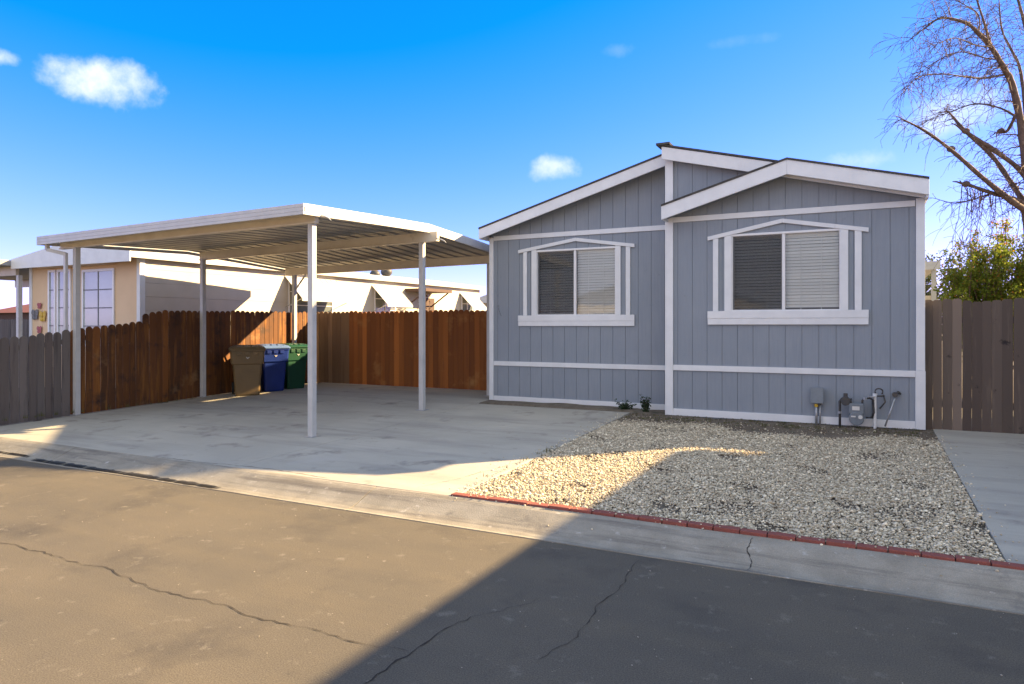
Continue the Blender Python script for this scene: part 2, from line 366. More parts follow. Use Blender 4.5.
for c_ in (cr1, cr2, cr3, cr4): c_.build('crack', M['crack'], road)
# grime in the gutter, expansion joints
def curbz(y): return float(np.interp(y - 5.15, [p[0] for p in pr[1:-1]], [p[1] for p in pr[1:-1]]))
def on_curb(m, dz=.004):
    m.v = [(x, y, curbz(y) + dz + (.004 * math.sin(x * 1.7) if curbz(y) > .1 else 0)) for x, y, z in m.v]; return m
silt = MB()
for q0, q1, w0, yy in ((-12.3, -9.9, .05, 5.30), (-9.7, -6.2, .085, 5.235)):
    for off in (-.33, 0, .33):
        t_ = on_curb(ribbon([(q0, yy + off * w0, 0), (q1, yy + off * w0 - .015, 0)], w0 * .42, jit=.004, seed=12 + int(off * 3))); silt.add(t_.v, t_.f); silt.build('gutter_silt', M['mud'], curb)
jc = on_curb(ribbon([(-.74, 5.16, 0), (-.71, 5.3, 0), (-.77, 5.42, 0), (-.75, 5.6, 0)], .007, jit=.010, seed=2, step=.02)); jc.build('crack', M['crack'], curb)

DX0, DX1 = -12.32, -3.48
slab = MB()
xs = [-24, -12.5] ; 
def slab_piece(b, x0, x1, y0, y1, th=.1):
    b.hexa([(x0, y0, zlot(y0) - th), (x1, y0, zlot(y0) - th), (x1, y1, zlot(y1) - th), (x0, y1, zlot(y1) - th)],
           [(x0, y0, zlot(y0)), (x1, y0, zlot(y0)), (x1, y1, zlot(y1)), (x0, y1, zlot(y1))])
dv = MB()
for x0, x1 in ((-12.34, -9.42), (-9.41, -6.46), (-6.45, -3.48)):
    for y0, y1 in ((5.64, 9.2), (9.21, 11.4), (11.4, 13.6)):
        if x1 > -5 and y1 > 11.4: continue
        if x1 > -5 and y1 == 11.4: y1 = 11.25
        slab_piece(dv, x0, x1, y0, y1)
drv = dv.build('driveway', M['concrete'], bevel=.004); drv['kind'] = 'structure'
sw = MB(); slab_piece(sw, .89, 3.2, 5.64, 8.5); slab_piece(sw, .89, 3.2, 8.51, 11.4); slab_piece(sw, .89, 3.2, 11.4, 15)
sdv = sw.build('side_driveway', M['concrete'], bevel=.004); sdv['kind'] = 'structure'
# stained driveway crack
def lotribbon(px, wd, seed):
    pts = [ongr(*p) for p in px]; m = ribbon([Vector((p.x, p.y, 0)) for p in pts], wd, jit=.012, seed=seed)
    m.v = [(x, y, zlot(y) + .003) for x, y, z in m.v]; return m
lotribbon([(150, 456), (200, 462), (262, 468), (330, 478)], .010, 4).build('crack', M['joint'], drv)
lotribbon([(418, 488), (470, 476), (520, 462)], .005, 6).build('crack', M['joint'], drv)
# soil bed under gravel and along the wall
bed = MB()
b0 = len(bed.v); nx, ny = 60, 70
for i in range(nx + 1):
    for j in range(ny + 1):
        x = -6.45 + (7.34) * i / nx; y = 5.70 + (6.2) * j / ny
        z = zlot(y) - .03 + .012 * math.sin(x * 5 + y * 3) * math.sin(y * 7 - x * 2)
        if y > 10.45: z += .02 * min(1, (y - 10.45) / .4)
        if x < -3.5 : z -= .03
        if x < -3.5 and y > 11.3: z += .055
        bed.v.append((x, y, z))
for i in range(nx):
    for j in range(ny): bed.f.append((i * (ny + 1) + j, (i + 1) * (ny + 1) + j, (i + 1) * (ny + 1) + j + 1, i * (ny + 1) + j + 1))
bedo = bed.build('soil_bed', M['soil'], smooth=True); bedo['kind'] = 'structure'

# gravel: about fifty thousand stones as one mass
def scatter_stones(name, pos, sizes, m, flat=.62):
    phi = (1 + 5 ** .5) / 2
    iv = np.array([(-1, phi, 0), (1, phi, 0), (-1, -phi, 0), (1, -phi, 0), (0, -1, phi), (0, 1, phi), (0, -1, -phi), (0, 1, -phi), (phi, 0, -1), (phi, 0, 1), (-phi, 0, -1), (-phi, 0, 1)], float) / 1.902
    tf = np.array([(0, 11, 5), (0, 5, 1), (0, 1, 7), (0, 7, 10), (0, 10, 11), (1, 5, 9), (5, 11, 4), (11, 10, 2), (10, 7, 6), (7, 1, 8), (3, 9, 4), (3, 4, 2), (3, 2, 6), (3, 6, 8), (3, 8, 9), (4, 9, 5), (2, 4, 11), (6, 2, 10), (8, 6, 7), (9, 8, 1)])
    n = len(pos); V = np.repeat(iv[None], n, 0) * (1 + RNG.uniform(-.24, .24, (n, 12, 1)))
    V *= np.stack([RNG.uniform(.7, 1.3, n), RNG.uniform(.7, 1.1, n), RNG.uniform(flat * .8, flat * 1.2, n)], 1)[:, None, :] * sizes[:, None, None]
    tl = RNG.uniform(-.45, .45, n); c, s = np.cos(tl), np.sin(tl)
    y = V[:, :, 1] * c[:, None] - V[:, :, 2] * s[:, None]; z = V[:, :, 1] * s[:, None] + V[:, :, 2] * c[:, None]; V[:, :, 1] = y; V[:, :, 2] = z
    an = RNG.uniform(0, 6.28, n); c, s = np.cos(an), np.sin(an)
    x = V[:, :, 0] * c[:, None] - V[:, :, 1] * s[:, None]; y = V[:, :, 0] * s[:, None] + V[:, :, 1] * c[:, None]; V[:, :, 0] = x; V[:, :, 1] = y
    V += pos[:, None, :]
    Fc = (tf[None] + (np.arange(n) * 12)[:, None, None]).reshape(-1)
    me = bpy.data.meshes.new(name); me.vertices.add(n * 12); me.vertices.foreach_set('co', V.reshape(-1).astype(np.float32))
    nf = n * 20; me.loops.add(nf * 3); me.loops.foreach_set('vertex_index', Fc.astype(np.int32))
    me.polygons.add(nf); me.polygons.foreach_set('loop_start', (np.arange(nf) * 3).astype(np.int32)); me.polygons.foreach_set('loop_total', np.full(nf, 3, np.int32))
    me.update(); me.validate(); me.materials.append(m)
    o = bpy.data.objects.new(name, me); COL.objects.link(o); return o
n = 108000
gx = RNG.uniform(-3.47, .88, n * 2); gy = RNG.uniform(5.72, 11.05, n * 2)
edge = 10.05 + .25 * np.sin(gx * 1.9) + .12 * np.sin(gx * 5.3)
keep = RNG.random(n * 2) < np.clip(1 - (gy - edge) / .45, .03, 1)
thin = np.sin(gx * 2.3 + 1) * np.sin(gy * 2.9 + gx) + .5 * np.sin(gx * 6.1 - gy * 4.7)
thin2 = np.sin(gx * 3.7 - 2 + gy) * np.sin(gy * 4.3 - gx * 2.1) + .6 * np.sin(gx * 9.1 + gy * 7.7)
keep &= RNG.random(n * 2) < np.where(thin > .95, .42, 1) * np.where(thin2 > 1.05, .35, 1)
gx, gy = gx[keep][:n], gy[keep][:n]
zl = .13 + .031 * (np.clip(gy, 5.6, 11.4) - 5.6)
gs = RNG.gamma(6, .00142, len(gx)).clip(.004, .022)
gz = zl - .020 + gs * .3 + RNG.random(len(gx)) ** 2 * .020
tag(scatter_stones('gravel', np.stack([gx, gy, gz], 1), gs, M['stone']), 'pale mixed gravel covering the bed before the house', 'gravel', kind='stuff')
n = 210
px_ = RNG.uniform(-7, 1.2, n); py_ = np.where(RNG.random(n) < .55, 5.4 - RNG.random(n) ** 2 * 2.2, RNG.uniform(1.5, 5.1, n))
pz_ = np.where(py_ > 5.36, .09, .008)
m_ = 260; ex = np.concatenate([-3.50 - RNG.gamma(1.2, .06, m_), RNG.uniform(-3.5, 1.0, 60), .90 + RNG.gamma(1.2, .05, 120)])
ey = np.concatenate([RNG.uniform(5.8, 11.0, m_), 5.66 - RNG.gamma(1.1, .04, 60), RNG.uniform(5.8, 11, 120)])
ez = np.array([(zlot(v) + .004) if v > 5.64 else (curbz(v) + .004) for v in ey]); ez[(ey > 5.64) & (ey < 5.73) & (ex > -3.5)] = .16
tag(scatter_stones('spilled_gravel', np.stack([ex, ey, ez], 1), RNG.gamma(6, .0012, len(ex)).clip(.003, .014), M['stone']), 'gravel stones spilled over the brick edging and slab edges', 'gravel', kind='stuff')
tag(scatter_stones('stray_pebbles', np.stack([px_, py_, pz_], 1), RNG.uniform(.0015, .0055, n), M['pebble']), 'stray pebbles scattered over the road and gutter', 'pebbles', kind='stuff')
# leaf litter and weeds in the soil strip
lit = MB()
for i in range(2600):
    x = random.uniform(-3.4, .85); y = random.choice([random.uniform(9.9, 11.22), random.uniform(10.4, 11.22), random.uniform(6, 11.2)])
    if y < 10.3 and random.random() < .55: continue
    z = zlot(y) + random.uniform(-.004, .012); a = random.uniform(0, 6.28); l = random.uniform(.008, .03); t = random.uniform(-.3, .3)
    dx, dy = math.cos(a) * l, math.sin(a) * l
    lit.add([(x, y, z), (x + dx, y + dy, z + t * l), (x + dx - dy * .5, y + dy + dx * .5, z + .004), (x - dy * .5, y + dx * .5, z)], [(0, 1, 2, 3)])
tag(lit.build('leaf_litter', M['litter']), 'dry leaf litter lying along the foot of the house', 'leaf litter', kind='stuff')
gr = MB()
def tuft(b, x, y, z, n, h):
    for i in range(n):
        a = random.uniform(0, 6.28); l = h * random.uniform(.4, 1); o = .25 * l
        x1, y1 = x + random.uniform(-.04, .04), y + random.uniform(-.03, .03); wd = .004
        b.add([(x1 - wd * math.sin(a), y1 + wd * math.cos(a), z), (x1 + wd * math.sin(a), y1 - wd * math.cos(a), z), (x1 + math.cos(a) * o * 1.6, y1 + math.sin(a) * o * 1.6, z + l)], [(0, 1, 2)])
for i in range(170):
    tuft(gr, random.uniform(-3.4, .8), random.uniform(10.55, 11.2), zlot(11), 9, .035)
for i in range(22): tuft(gr, -3.5 + random.uniform(-.02, .03), random.uniform(6, 11.2), zlot(8.5) - .02, 8, .05)
for i in range(60): tuft(gr, random.uniform(-12.4, -12.3), random.uniform(6, 13.4), zlot(9), 8, .09)
tag(gr.build('weeds', M['grass']), 'low weeds and dry grass at the foot of wall and fence', 'weeds', kind='stuff')
# brick edging
bx = -3.52; i = 0
while bx < 1.3:
    b = MB(); l = .198; dy = random.uniform(-.006, .006); a = random.uniform(-.012, .012); z = .098 + random.uniform(-.006, .006)
    c, s = math.cos(a), math.sin(a)
    pts = [(-l / 2, -.045), (l / 2, -.045), (l / 2, .045), (-l / 2, .045)]
    cx, cy = bx + l / 2, 5.685 + dy
    q = [(cx + p * c - r_ * s, cy + p * s + r_ * c) for p, r_ in pts]
    b.hexa([(x, y, z) for x, y in q], [(x, y, z + .055) for x, y in q])
    o = b.build('edging_brick', M['brick'], bevel=.005, org=(cx, cy, z))
    tag(o, 'red edging brick laid end to end between gravel and curb', 'brick', 'red bricks edging the gravel bed')
    bx += .205; i += 1

# ------------------------------------------------------------------ grooved siding wall with openings
def siding_wall(b, x0, x1, yf, zb, top, holes, pitch=.203, off=0, gap=.006, th=.014, back=.02):
    """vertical-groove panelling facing -Y. top: list of (x, z) knots; holes: (x0,x1,z0,z1)"""
    def tz(x):
        for (a, za), (c, zc) in zip(top[:-1], top[1:]):
            if a - 1e-6 <= x <= c + 1e-6: return za + (zc - za) * (x - a) / max(1e-9, c - a)
        return top[-1][1]
    gro = []; x = x0 + off + pitch
    while x < x1 - .03: gro.append(x); x += pitch
    def cols(g, ya, yb):
        cuts = {x0: 0, x1: 0}
        for x in (gro if g else []): cuts[x] = g
        for hx0, hx1, _, _ in holes: cuts.setdefault(hx0, 0); cuts.setdefault(hx1, 0)
        for kx, _ in top[1:-1]:
            if x0 < kx < x1: cuts.setdefault(kx, 0)
        ks = sorted(cuts)
        for a, c in zip(ks[:-1], ks[1:]):
            a2, c2 = a + cuts[a] / 2, c - cuts[c] / 2
            if c2 - a2 < .002: continue
            mid = (a + c) / 2; rng = [(zb, None)]
            for h in holes:
                if h[0] < mid < h[1]: rng = [(zb, h[2]), (h[3], None)]
            for z0, z1 in rng:
                za, zc = (tz(a2), tz(c2)) if z1 is None else (z1, z1)
                b.hexa([(a2, ya, z0), (c2, ya, z0), (c2, yb, z0), (a2, yb, z0)], [(a2, ya, za), (c2, ya, zc), (c2, yb, zc), (a2, yb, za)])
    cols(gap, yf, yf + th); cols(0, yf + th + .0005, yf + th + back)

GZ = .30
YR, YL = 11.25, 11.84            # front planes of the right and left halves
XC, XR, XL = -2.85, .765, -6.46   # ridge corner, right corner, left corner
home = thing('mobile_home', ((XL + XR) / 2, 19, GZ), 'grey blue mobile home with white trim and twin front gables beside the gravel bed', 'house')
def win_geom(px, Yp):            # measured pixel extents -> metres on the wall plane
    return {k: onY(a, b, Yp) for k, (a, b) in px.items()}
WR = win_geom(dict(hl=(707.9, 240), hp=(782.6, 218.8), hr=(868.7, 224.5), ol0=(713.2, 300), ol1=(718.5, 300), il0=(724.6, 300), il1=(731.6, 300), gl=(732.0, 237.2),
                   m0=(781.7, 300), m1=(785.6, 300), gr=(840.2, 229.3), ir1=(848.3, 300), or0=(854.7, 300), or1=(861.7, 300), s0=(707.9, 324.6), s1=(868.7, 324.4), gb=(785, 310.4)), YR)
WL = win_geom(dict(hl=(518.8, 251.5), hp=(575.9, 237.9), hr=(635, 242.6), ol0=(523.7, 300), ol1=(527.4, 300), il0=(532, 300), il1=(536.8, 300), gl=(537, 252.3),
                   m0=(573.8, 300), m1=(576.2, 300), gr=(615.6, 247.5), ir1=(621, 300), or0=(626, 300), or1=(630.6, 300), s0=(519.6, 326), s1=(635.7, 326), gb=(575, 315)), YL)
def make_window(W, Yp, lab):
    gl, gr_ = W['gl'].x, W['gr'].x; zt_ = (W['gl'].z + W['gr'].z) / 2; zb_ = W['gb'].z; mm = (W['m0'].x + W['m1'].x) / 2
    hole = (gl - .03, gr_ + .03, zb_ - .03, zt_ + .03)
    fr = MB(); y0, y1 = Yp - .012, Yp + .07
    # vinyl outer frame
    fr.box(gl - .03, gl + .012, y0, y1, zb_ - .03, zt_ + .03); fr.box(gr_ - .012, gr_ + .03, y0, y1, zb_ - .03, zt_ + .03)
    fr.box(gl + .012, gr_ - .012, y0 + .001, y1, zt_ - .008, zt_ + .03); fr.box(gl + .012, gr_ - .012, y0 + .001, y1, zb_ - .03, zb_ + .012)
    wdw = fr.build('window', M['vinyl'], home, bevel=.003); wdw['label'] = lab
    MB().box(mm - .022, mm + .022, y0 + .004, y1 - .01, zb_ + .0125, zt_ - .0085).build('mullion', M['vinyl'], wdw, bevel=.003)
    sh = MB()   # sash of the sliding half
    for a, c in ((gl + .013, gl + .032), (mm - .040, mm - .0225)): sh.box(a, c, Yp + .02, Yp + .045, zb_ + .013, zt_ - .009)
    sh.box(gl + .0325, mm - .0405, Yp + .021, Yp + .045, zb_ + .013, zb_ + .032); sh.box(gl + .0325, mm - .0405, Yp + .021, Yp + .045, zt_ - .03, zt_ - .009)
    sh.build('sash', M['vinyl'], wdw)
    MB().box(gl + .013, mm - .023, Yp + .012, Yp + .013, zb_ + .013, zt_ - .009).build('insect_screen', M['screen'], wdw)
    MB().box(gl + .033, mm - .041, Yp + .035, Yp + .0355, zb_ + .033, zt_ - .031).build('pane', M['glass'], wdw)
    MB().box(mm + .0225, gr_ - .0125, Yp + .030, Yp + .0305, zb_ + .013, zt_ - .009).build('pane', M['glass'], wdw)
    for (a, c, tilt) in ((gl + .02, mm - .015, 47), (mm + .015, gr_ - .02, 56)):
        bl = MB(); z = zt_ - .05; k = 0; yc = Yp + .105
        bl.box(a, c, yc - .02, yc + .02, zt_ - .045, zt_ - .005)
        while z > zb_ + .02:
            t = R(tilt + random.uniform(-3, 3)); dz = .026 * math.sin(t); dy = .026 * math.cos(t); s1, s2 = random.uniform(-.0015, .0015), random.uniform(-.0015, .0015)
            bl.hexa([(a, yc - dy, z - dz + s1), (c, yc - dy, z - dz + s2), (c, yc + dy, z + dz + s2), (a, yc + dy, z + dz + s1)],
                    [(a, yc - dy, z - dz + .002 + s1), (c, yc - dy, z - dz + .002 + s2), (c, yc + dy, z + dz + .002 + s2), (a, yc + dy, z + dz + .002 + s1)])
            z -= .048; k += 1
        for f in (.3, .68):
            xx = a + (c - a) * f; bl.box(xx - .004, xx + .004, yc - .028, yc - .026, zb_ + .01, zt_ - .04)
        bl.build('blind', M['blind'], wdw)
    # decorative surround: little gable header, double stiles and sill
    hd = MB(); yA, yB = Yp - .035, Yp - .003; th = .062
    a, p, c = W['hl'], W['hp'], W['hr']; zh = (a.z + c.z) / 2; xl, xr = a.x, c.x; xp = p.x; zp = p.z
    for (u0, z0, u1, z1) in ((xl, zh, xp - .0005, zp), (xp + .0005, zp, xr, zh)):
        hd.hexa([(u0, yA, z0 - th), (u1, yA, z1 - th), (u1, yB, z1 - th), (u0, yB, z0 - th)], [(u0, yA, z0), (u1, yA, z1), (u1, yB, z1), (u0, yB, z0)])
    hd.build('header', M['trim'], wdw, bevel=.003)
    sz = W['s0'].z; st = zb_ - .002
    def hz(x): return (zh + (zp - zh) * (x - xl) / (xp - xl) if x < xp else zh + (zp - zh) * (xr - x) / (xr - xp)) - th - .001
    for ka, kb in (('ol0', 'ol1'), ('il0', 'il1'), (None, 'ir1'), ('or0', 'or1')):
        u0 = W[ka].x if ka else W['gr'].x + .001; u1 = W[kb].x
        b = MB(); b.hexa([(u0, yA + .008, st + .001), (u1, yA + .008, st + .001), (u1, yB, st + .001), (u0, yB, st + .001)],
                         [(u0, yA + .008, hz(u0)), (u1, yA + .008, hz(u1)), (u1, yB, hz(u1)), (u0, yB, hz(u0))])
        b.build('stile', M['trim'], wdw, bevel=.003)
    sl = MB(); sl.box(xl, xr, yA - .006, yB, sz + (st - sz) * .46, st); sl.box(xl + .002, xr - .002, yA, yB, sz, sz + (st - sz) * .46 - .001)
    sl.build('sill', M['trim'], wdw, bevel=.003)
    tf = MB().box(gl - .02, gr_ + .02, Yp - .020, Yp - .013, zt_ - .002, zt_ + .022); tf.build('frame_cap', M['vinyl'], wdw)
    return hole
hR = make_window(WR, YR, 'wider right window with white blinds under small gable header')
hL = make_window(WL, YL, 'left window with white blinds under small gable header')
zMR = 4.635; zEV = 3.675                                          # wall top at the ridge and eave
RW = MB(); siding_wall(RW, XC, XR, YR, GZ - .05, [(XC, zMR), (XR, zEV)], [hR], pitch=.2335, off=-.06)
RW.build('right_wall', M['siding'], home)
LW = MB(); siding_wall(LW, XL, XC, YL, GZ - .05, [(XL, zEV - .075), (XC, zMR)], [hL], pitch=.2335, off=-.09)
LW.build('left_wall', M['siding'], home)
sd_ = MB(); sd_.box(XL, XL + .03, YL + .04, 27, GZ - .05, zEV - .10); sd_.box(XR - .03, XR, YR + .04, 27, GZ - .05, zEV - .02); sd_.box(XL + .03, XR - .03, 26.97, 27, GZ, zEV)
sd_.box(XC, XC + .03, YR + .04, YL + .03, GZ - .05, zMR)
sd_.build('side_wall', M['siding'], home)
rm = MB(); rm.box(XL + .05, XR - .05, 14.4, 14.42, GZ, 3.4); rm.box(XL + .05, XR - .05, YL + .1, 26, GZ + .3, GZ + .32); rm.box(XC - .01, XC + .02, YL + .1, 14.4, GZ + .4, 3.4); rm.build('inner_wall', M['room'], home)
# trim boards
def ptz(x, y, Y): return onY(x, y, Y).z
tr = MB()
zu = (ptz(680, 218, YR) + ptz(915, 199.3, YR)) / 2; zm = (ptz(680, 365.3, YR) + ptz(915, 370.3, YR)) / 2; zb2 = (ptz(680, 408.5, YR) + ptz(915, 421.5, YR)) / 2; zb1 = GZ + .005
zuL = (ptz(494, 237.5, YL) + ptz(660, 224.3, YL)) / 2; zmL = (ptz(494, 361.1, YL) + ptz(660, 365.1, YL)) / 2; 
print('bands', zu, zm, zb2, zuL, zmL)
T0 = .024
def band(x0, x1, Y, z1, h, nm='trim_band', proud=T0): MB().box(x0, x1, Y - proud, Y - .0005, z1 - h, z1).build(nm, M['trim'], home, bevel=.003)
band(XC + .101, XR - .098, YR, zu, .085); band(XC + .101, XR - .098, YR, zm, .088); band(XC + .101, XR - .098, YR, zb2, zb2 - zb1)
band(XL + .061, XC - .001, YL, zuL, .085); band(XL + .061, XC - .001, YL, zmL, .085); band(XL + .061, XC - .001, YL, zb2 - .01, zb2 - zb1)
def corner(x0, x1, Y, z0, z1, ret=None):
    b = MB(); b.box(x0, x1, Y - T0 - .006, Y - .0005, z0, z1)
    b.build('corner_board', M['trim'], home, bevel=.003)
corner(XR - .088, XR + .022, YR, zm + .001, zEV - .12); corner(XR - .096, XR + .028, YR, zb1, zm)
MB().box(XR + .001, XR + .022, YR, YR + .1, zb1, zEV - .15).build('corner_board', M['trim'], home, bevel=.003)
corner(XC - .012, XC + .10, YR, zb1, zMR - .06)
MB().box(XC - .030, XC - .0125, YR - .03, YR + .06, zb1, zMR - .12).build('corner_board', M['trim'], home, bevel=.003)
corner(XL - .022, XL + .06, YL, zb1, zEV - .2); MB().box(XL - .032, XL - .0225, YL - .03, YL + .07, zb1, zEV - .2).build('corner_board', M['trim'], home, bevel=.003)
# roofs: slabs with their fascia boards
def slope_slab(b, x0, z0, x1, z1, y0, y1, th):
    b.hexa([(x0, y0, z0 - th), (x1, y0, z1 - th), (x1, y1, z1 - th), (x0, y1, z0 - th)], [(x0, y0, z0), (x1, y0, z1), (x1, y1, z1), (x0, y1, z0)])
rid = Vector((-2.87, 0, 4.69)); evL = (-6.56, 3.635); evR = (.80, 3.745)
rf = MB(); slope_slab(rf, evL[0], evL[1] + .012, rid.x, rid.z + .012, 11.50, 27.3, .03); slope_slab(rf, rid.x + .001, rid.z + .012, evR[0], evR[1] + .012, 11.06, 27.3, .03)
roof = rf.build('roof', M['shingle'], home)
rc = MB(); rc.beam((rid.x - .0, 11.03, rid.z + .015), (rid.x, 27.35, rid.z + .015), .22, .035)
rc.build('ridge_cap', M['shingle'], roof)
un = MB(); slope_slab(un, evL[0] + .02, evL[1] - .025, rid.x, rid.z - .025, 11.56, 27.2, .10); slope_slab(un, rid.x + .001, rid.z - .025, evR[0] - .02, evR[1] - .025, 11.12, 27.2, .10)
un.build('soffit', M['siding'], home)
def fascia(x0, z0, x1, z1, Y, h=.19, th=.035, z_off=-.02):
    b = MB(); b.hexa([(x0, Y, z0 + z_off - h), (x1, Y, z1 + z_off - h), (x1, Y + th, z1 + z_off - h), (x0, Y + th, z0 + z_off - h)],
                     [(x0, Y, z0 + z_off), (x1, Y, z1 + z_off), (x1, Y + th, z1 + z_off), (x0, Y + th, z0 + z_off)])
    b.build('fascia_board', M['trim'], home, bevel=.004)
fascia(evL[0], evL[1], rid.x - .02, rid.z - .006, 11.515); fascia(rid.x - .03, rid.z, evR[0], evR[1], 11.075, h=.20)
MB().box(evL[0] - .001, evL[0] + .03, 11.555, 27.2, evL[1] - .21, evL[1] - .02).build('fascia_board', M['trim'], home)
# lower front gable over the right half
gp = (-.99, 4.235); g0 = (-2.865, 3.69); g1 = (.815, 3.775)
gb = MB(); slope_slab(gb, g0[0], g0[1] + .012, gp[0], gp[1] + .012, 10.90, 11.245, .028); slope_slab(gb, gp[0] + .001, gp[1] + .012, g1[0], g1[1] + .012, 10.90, 11.245, .028)
slope_slab(gb, gp[0], gp[1] + .011, g1[0], g1[1] + .011, 11.246, 11.9, .027)
gro = gb.build('gable_roof', M['shingle'], home)
gs_ = MB(); slope_slab(gs_, g0[0] + .03, g0[1] - .03, gp[0], gp[1] - .03, 10.955, 11.235, .15); slope_slab(gs_, gp[0] + .001, gp[1] - .03, g1[0] - .03, g1[1] - .03, 10.955, 11.235, .15)
gs_.build('soffit', M['siding'], home)
fascia(g0[0], g0[1], gp[0] - .0005, gp[1], 10.915, h=.215, z_off=-.017); fascia(gp[0] + .0005, gp[1], g1[0], g1[1], 10.915, h=.215, z_off=-.017)
MB().box(g1[0] - .03, g1[0] - .001, 10.951, 27.2, evR[1] - .23, evR[1] - .03).build('fascia_board', M['trim'], home)
MB().box(g0[0] + .001, g0[0] + .03, 10.951, 11.22, g0[1] - .23, g0[1] - .03).build('fascia_board', M['trim'], home)
# unseen flat awning added along the left side of the home to shade the bins
sa = MB(); sa.box(-7.38, XL - .12, 13.9, 21, 3.70, 3.76); sao = sa.build('shade_awning', M['awning'], home)
for yy in (14.0, 17.4, 20.9): MB().box(-7.36, -7.29, yy - .035, yy + .035, .3, 3.699).build('post', M['alum'], sao)
# faint hose hanger mark near left corner
hg = MB(); hg.cyl(onY(498, 306, YL - .01), onY(498, 306, YL - .03), .022, 10); hg.tube([onY(498, 308, YL - .02), onY(501, 316, YL - .02)], .006, 6); hg.build('hose_hook', M['box_grey'], home)

# ------------------------------------------------------------------ carport
CX0, CX1 = -12.97, -6.745
def cz(x, y):
    a = np.interp(y, [7.05, 8.6, 10.1, 11.4, 13.42], [3.425, 3.49, 3.545, 3.47, 3.33]); return float(a) - .0146 * (CX1 - x)
cp = thing('carport', (-9.9, 10, .25), 'open white aluminium carport with flat ribbed roof and slim posts over the concrete driveway', 'carport')
pn = MB(); ys = [7.1, 8.6, 10.1, 11.4, 13.38]; pitch = .305; xs = []; x = CX0 + .04
prof = [(0, 0), (.10, 0), (.125, .05), (.18, .05), (.205, 0)]
pts = []
while x < CX1 - .06:
    for dx, dz in prof:
        if x + dx < CX1 - .03: pts.append((x + dx, dz))
    x += pitch
base = 0
for th in (0, -.004):
    for px_i, dz in pts:
        for y in ys: pn.v.append((px_i, y, cz(px_i, y) - .075 + dz + th))
k = len(ys); npnt = len(pts)
for s in (0, 1):
    o = s * npnt * k
    for i in range(npnt - 1):
        for j in range(k - 1): pn.f.append((o + i * k + j, o + (i + 1) * k + j, o + (i + 1) * k + j + 1, o + i * k + j + 1))
pno = pn.build('roof_panel', M['pan'], cp)
def carfascia(a, b, out):
    m = MB(); a, b = Vector(a), Vector(b); out = Vector(out)
    for z0, z1, t in ((-.15, -.105, .03), (-.104, -.05, .018), (-.049, 0, .034)):
        q = [(a, z0), (b, z0), (b, z1), (a, z1)]
        m.prism([p + Vector((0, 0, z)) for p, z in q], out * t)
    return m
m = carfascia((CX0, 7.05, cz(CX0, 7.05)), (CX1, 7.05, cz(CX1, 7.05)), (0, 1, 0)); m.build('front_fascia', M['alum'], cp, bevel=.003)
for X, s in ((CX1, -1), (CX0, 1)):
    m = MB(); yy = [7.086, 8.6, 10.1, 11.4, 13.42]
    for a, b in zip(yy[:-1], yy[1:]):
        q = carfascia((X, a + .001, cz(X, a)), (X, b - .001, cz(X, b)), (s, 0, 0)); m.add(q.v, q.f)
    m.build('side_fascia', M['alum'], cp)
m = carfascia((CX0 + .035, 13.42, cz(CX0, 13.42)), (CX1 - .035, 13.42, cz(CX1, 13.42)), (0, -1, 0)); m.build('rear_fascia', M['alum'], cp)
def cbeam(Y, zl_, zr, x0, x1, h=.17):
    b = MB(); z = lambda x: zl_ + (zr - zl_) * (x + 12.4) / 5.45
    a, c = Vector((x0, Y, z(x0) + h / 2)), Vector((x1, Y, z(x1) + h / 2))
    b.beam(a, c, .075, h); b.beam(a + Vector((0, -.02, -h / 2 + .008)), c + Vector((0, -.02, -h / 2 + .008)), .085, .02)
    b.build('beam', M['bounce_alum'], cp, bevel=.003)
cbeam(7.45, 3.15, 3.215, -12.9, -6.62 - .25); cbeam(10.16, 3.165, 3.235, -12.62, -6.60); cbeam(12.62, 3.0, 3.06, -12.62, -6.50)
posts = [(-12.42, 7.42, 3.15), (-6.97, 7.46, 3.215), (-12.36, 10.0, 3.165), (-6.95, 10.18, 3.235), (-12.36, 12.62, 3.0), (-6.93, 12.62, 3.055)]
for x, y, zt_ in posts:
    b = MB(); h = .043
    b.box(x - h, x + h, y - h, y + h, zlot(y) + .006, zt_)
    for s in (-1, 1):
        b.box(x - h - .003, x - h, y + s * .02 - .006, y + s * .02 + .006, zlot(y) + .01, zt_ - .01); b.box(x + s * .02 - .006, x + s * .02 + .006, y - h - .003, y - h, zlot(y) + .01, zt_ - .01)
    po = b.build('post', M['alum'], cp, bevel=.004)
    MB().box(x - .085, x + .085, y - .085, y + .085, zlot(y) - .002, zlot(y) + .008).build('base_plate', M['galv'], po)
# beam end brackets (small scroll pieces)
for x, y, z in ((-6.78, 7.43, 3.26), (-6.60, 10.12, 3.23)):
    b = MB(); b.tube([(x, y - .03, z + .05), (x + .1, y - .03, z + .03), (x + .17, y - .03, z - .0), (x + .21, y - .03, z - .035)], [.012, .012, .009, .005], 6)
    b.build('bracket', M['alum'], cp, smooth=True)
ds = MB(); e = Vector((-12.86, 7.17, cz(CX0, 7.1) - .14))
ds.beam(e, e - Vector((0, 0, .09)), .06, .06, (0, 1, 0)); ds.beam(e - Vector((0, 0, .085)), (-12.54, 7.30, 3.03), .058, .058); ds.beam((-12.54, 7.30, 3.05), (-12.54, 7.30, .42), .062, .05, (0, 1, 0)); ds.beam((-12.54, 7.30, .42), (-12.52, 7.18, .34), .058, .05)
ds.build('downspout', M['alum'], cp, bevel=.004)
db = MB(); db.beam((-12.35, 12.62, 2.62), (-12.0, 12.62, 3.0), .03, .03); db.build('brace', M['alum'], cp)
brace_mk = MB(); c_ = Vector((-11.35, 11.3, 3.22))  # white star standing in for a sunlit brace at the post top
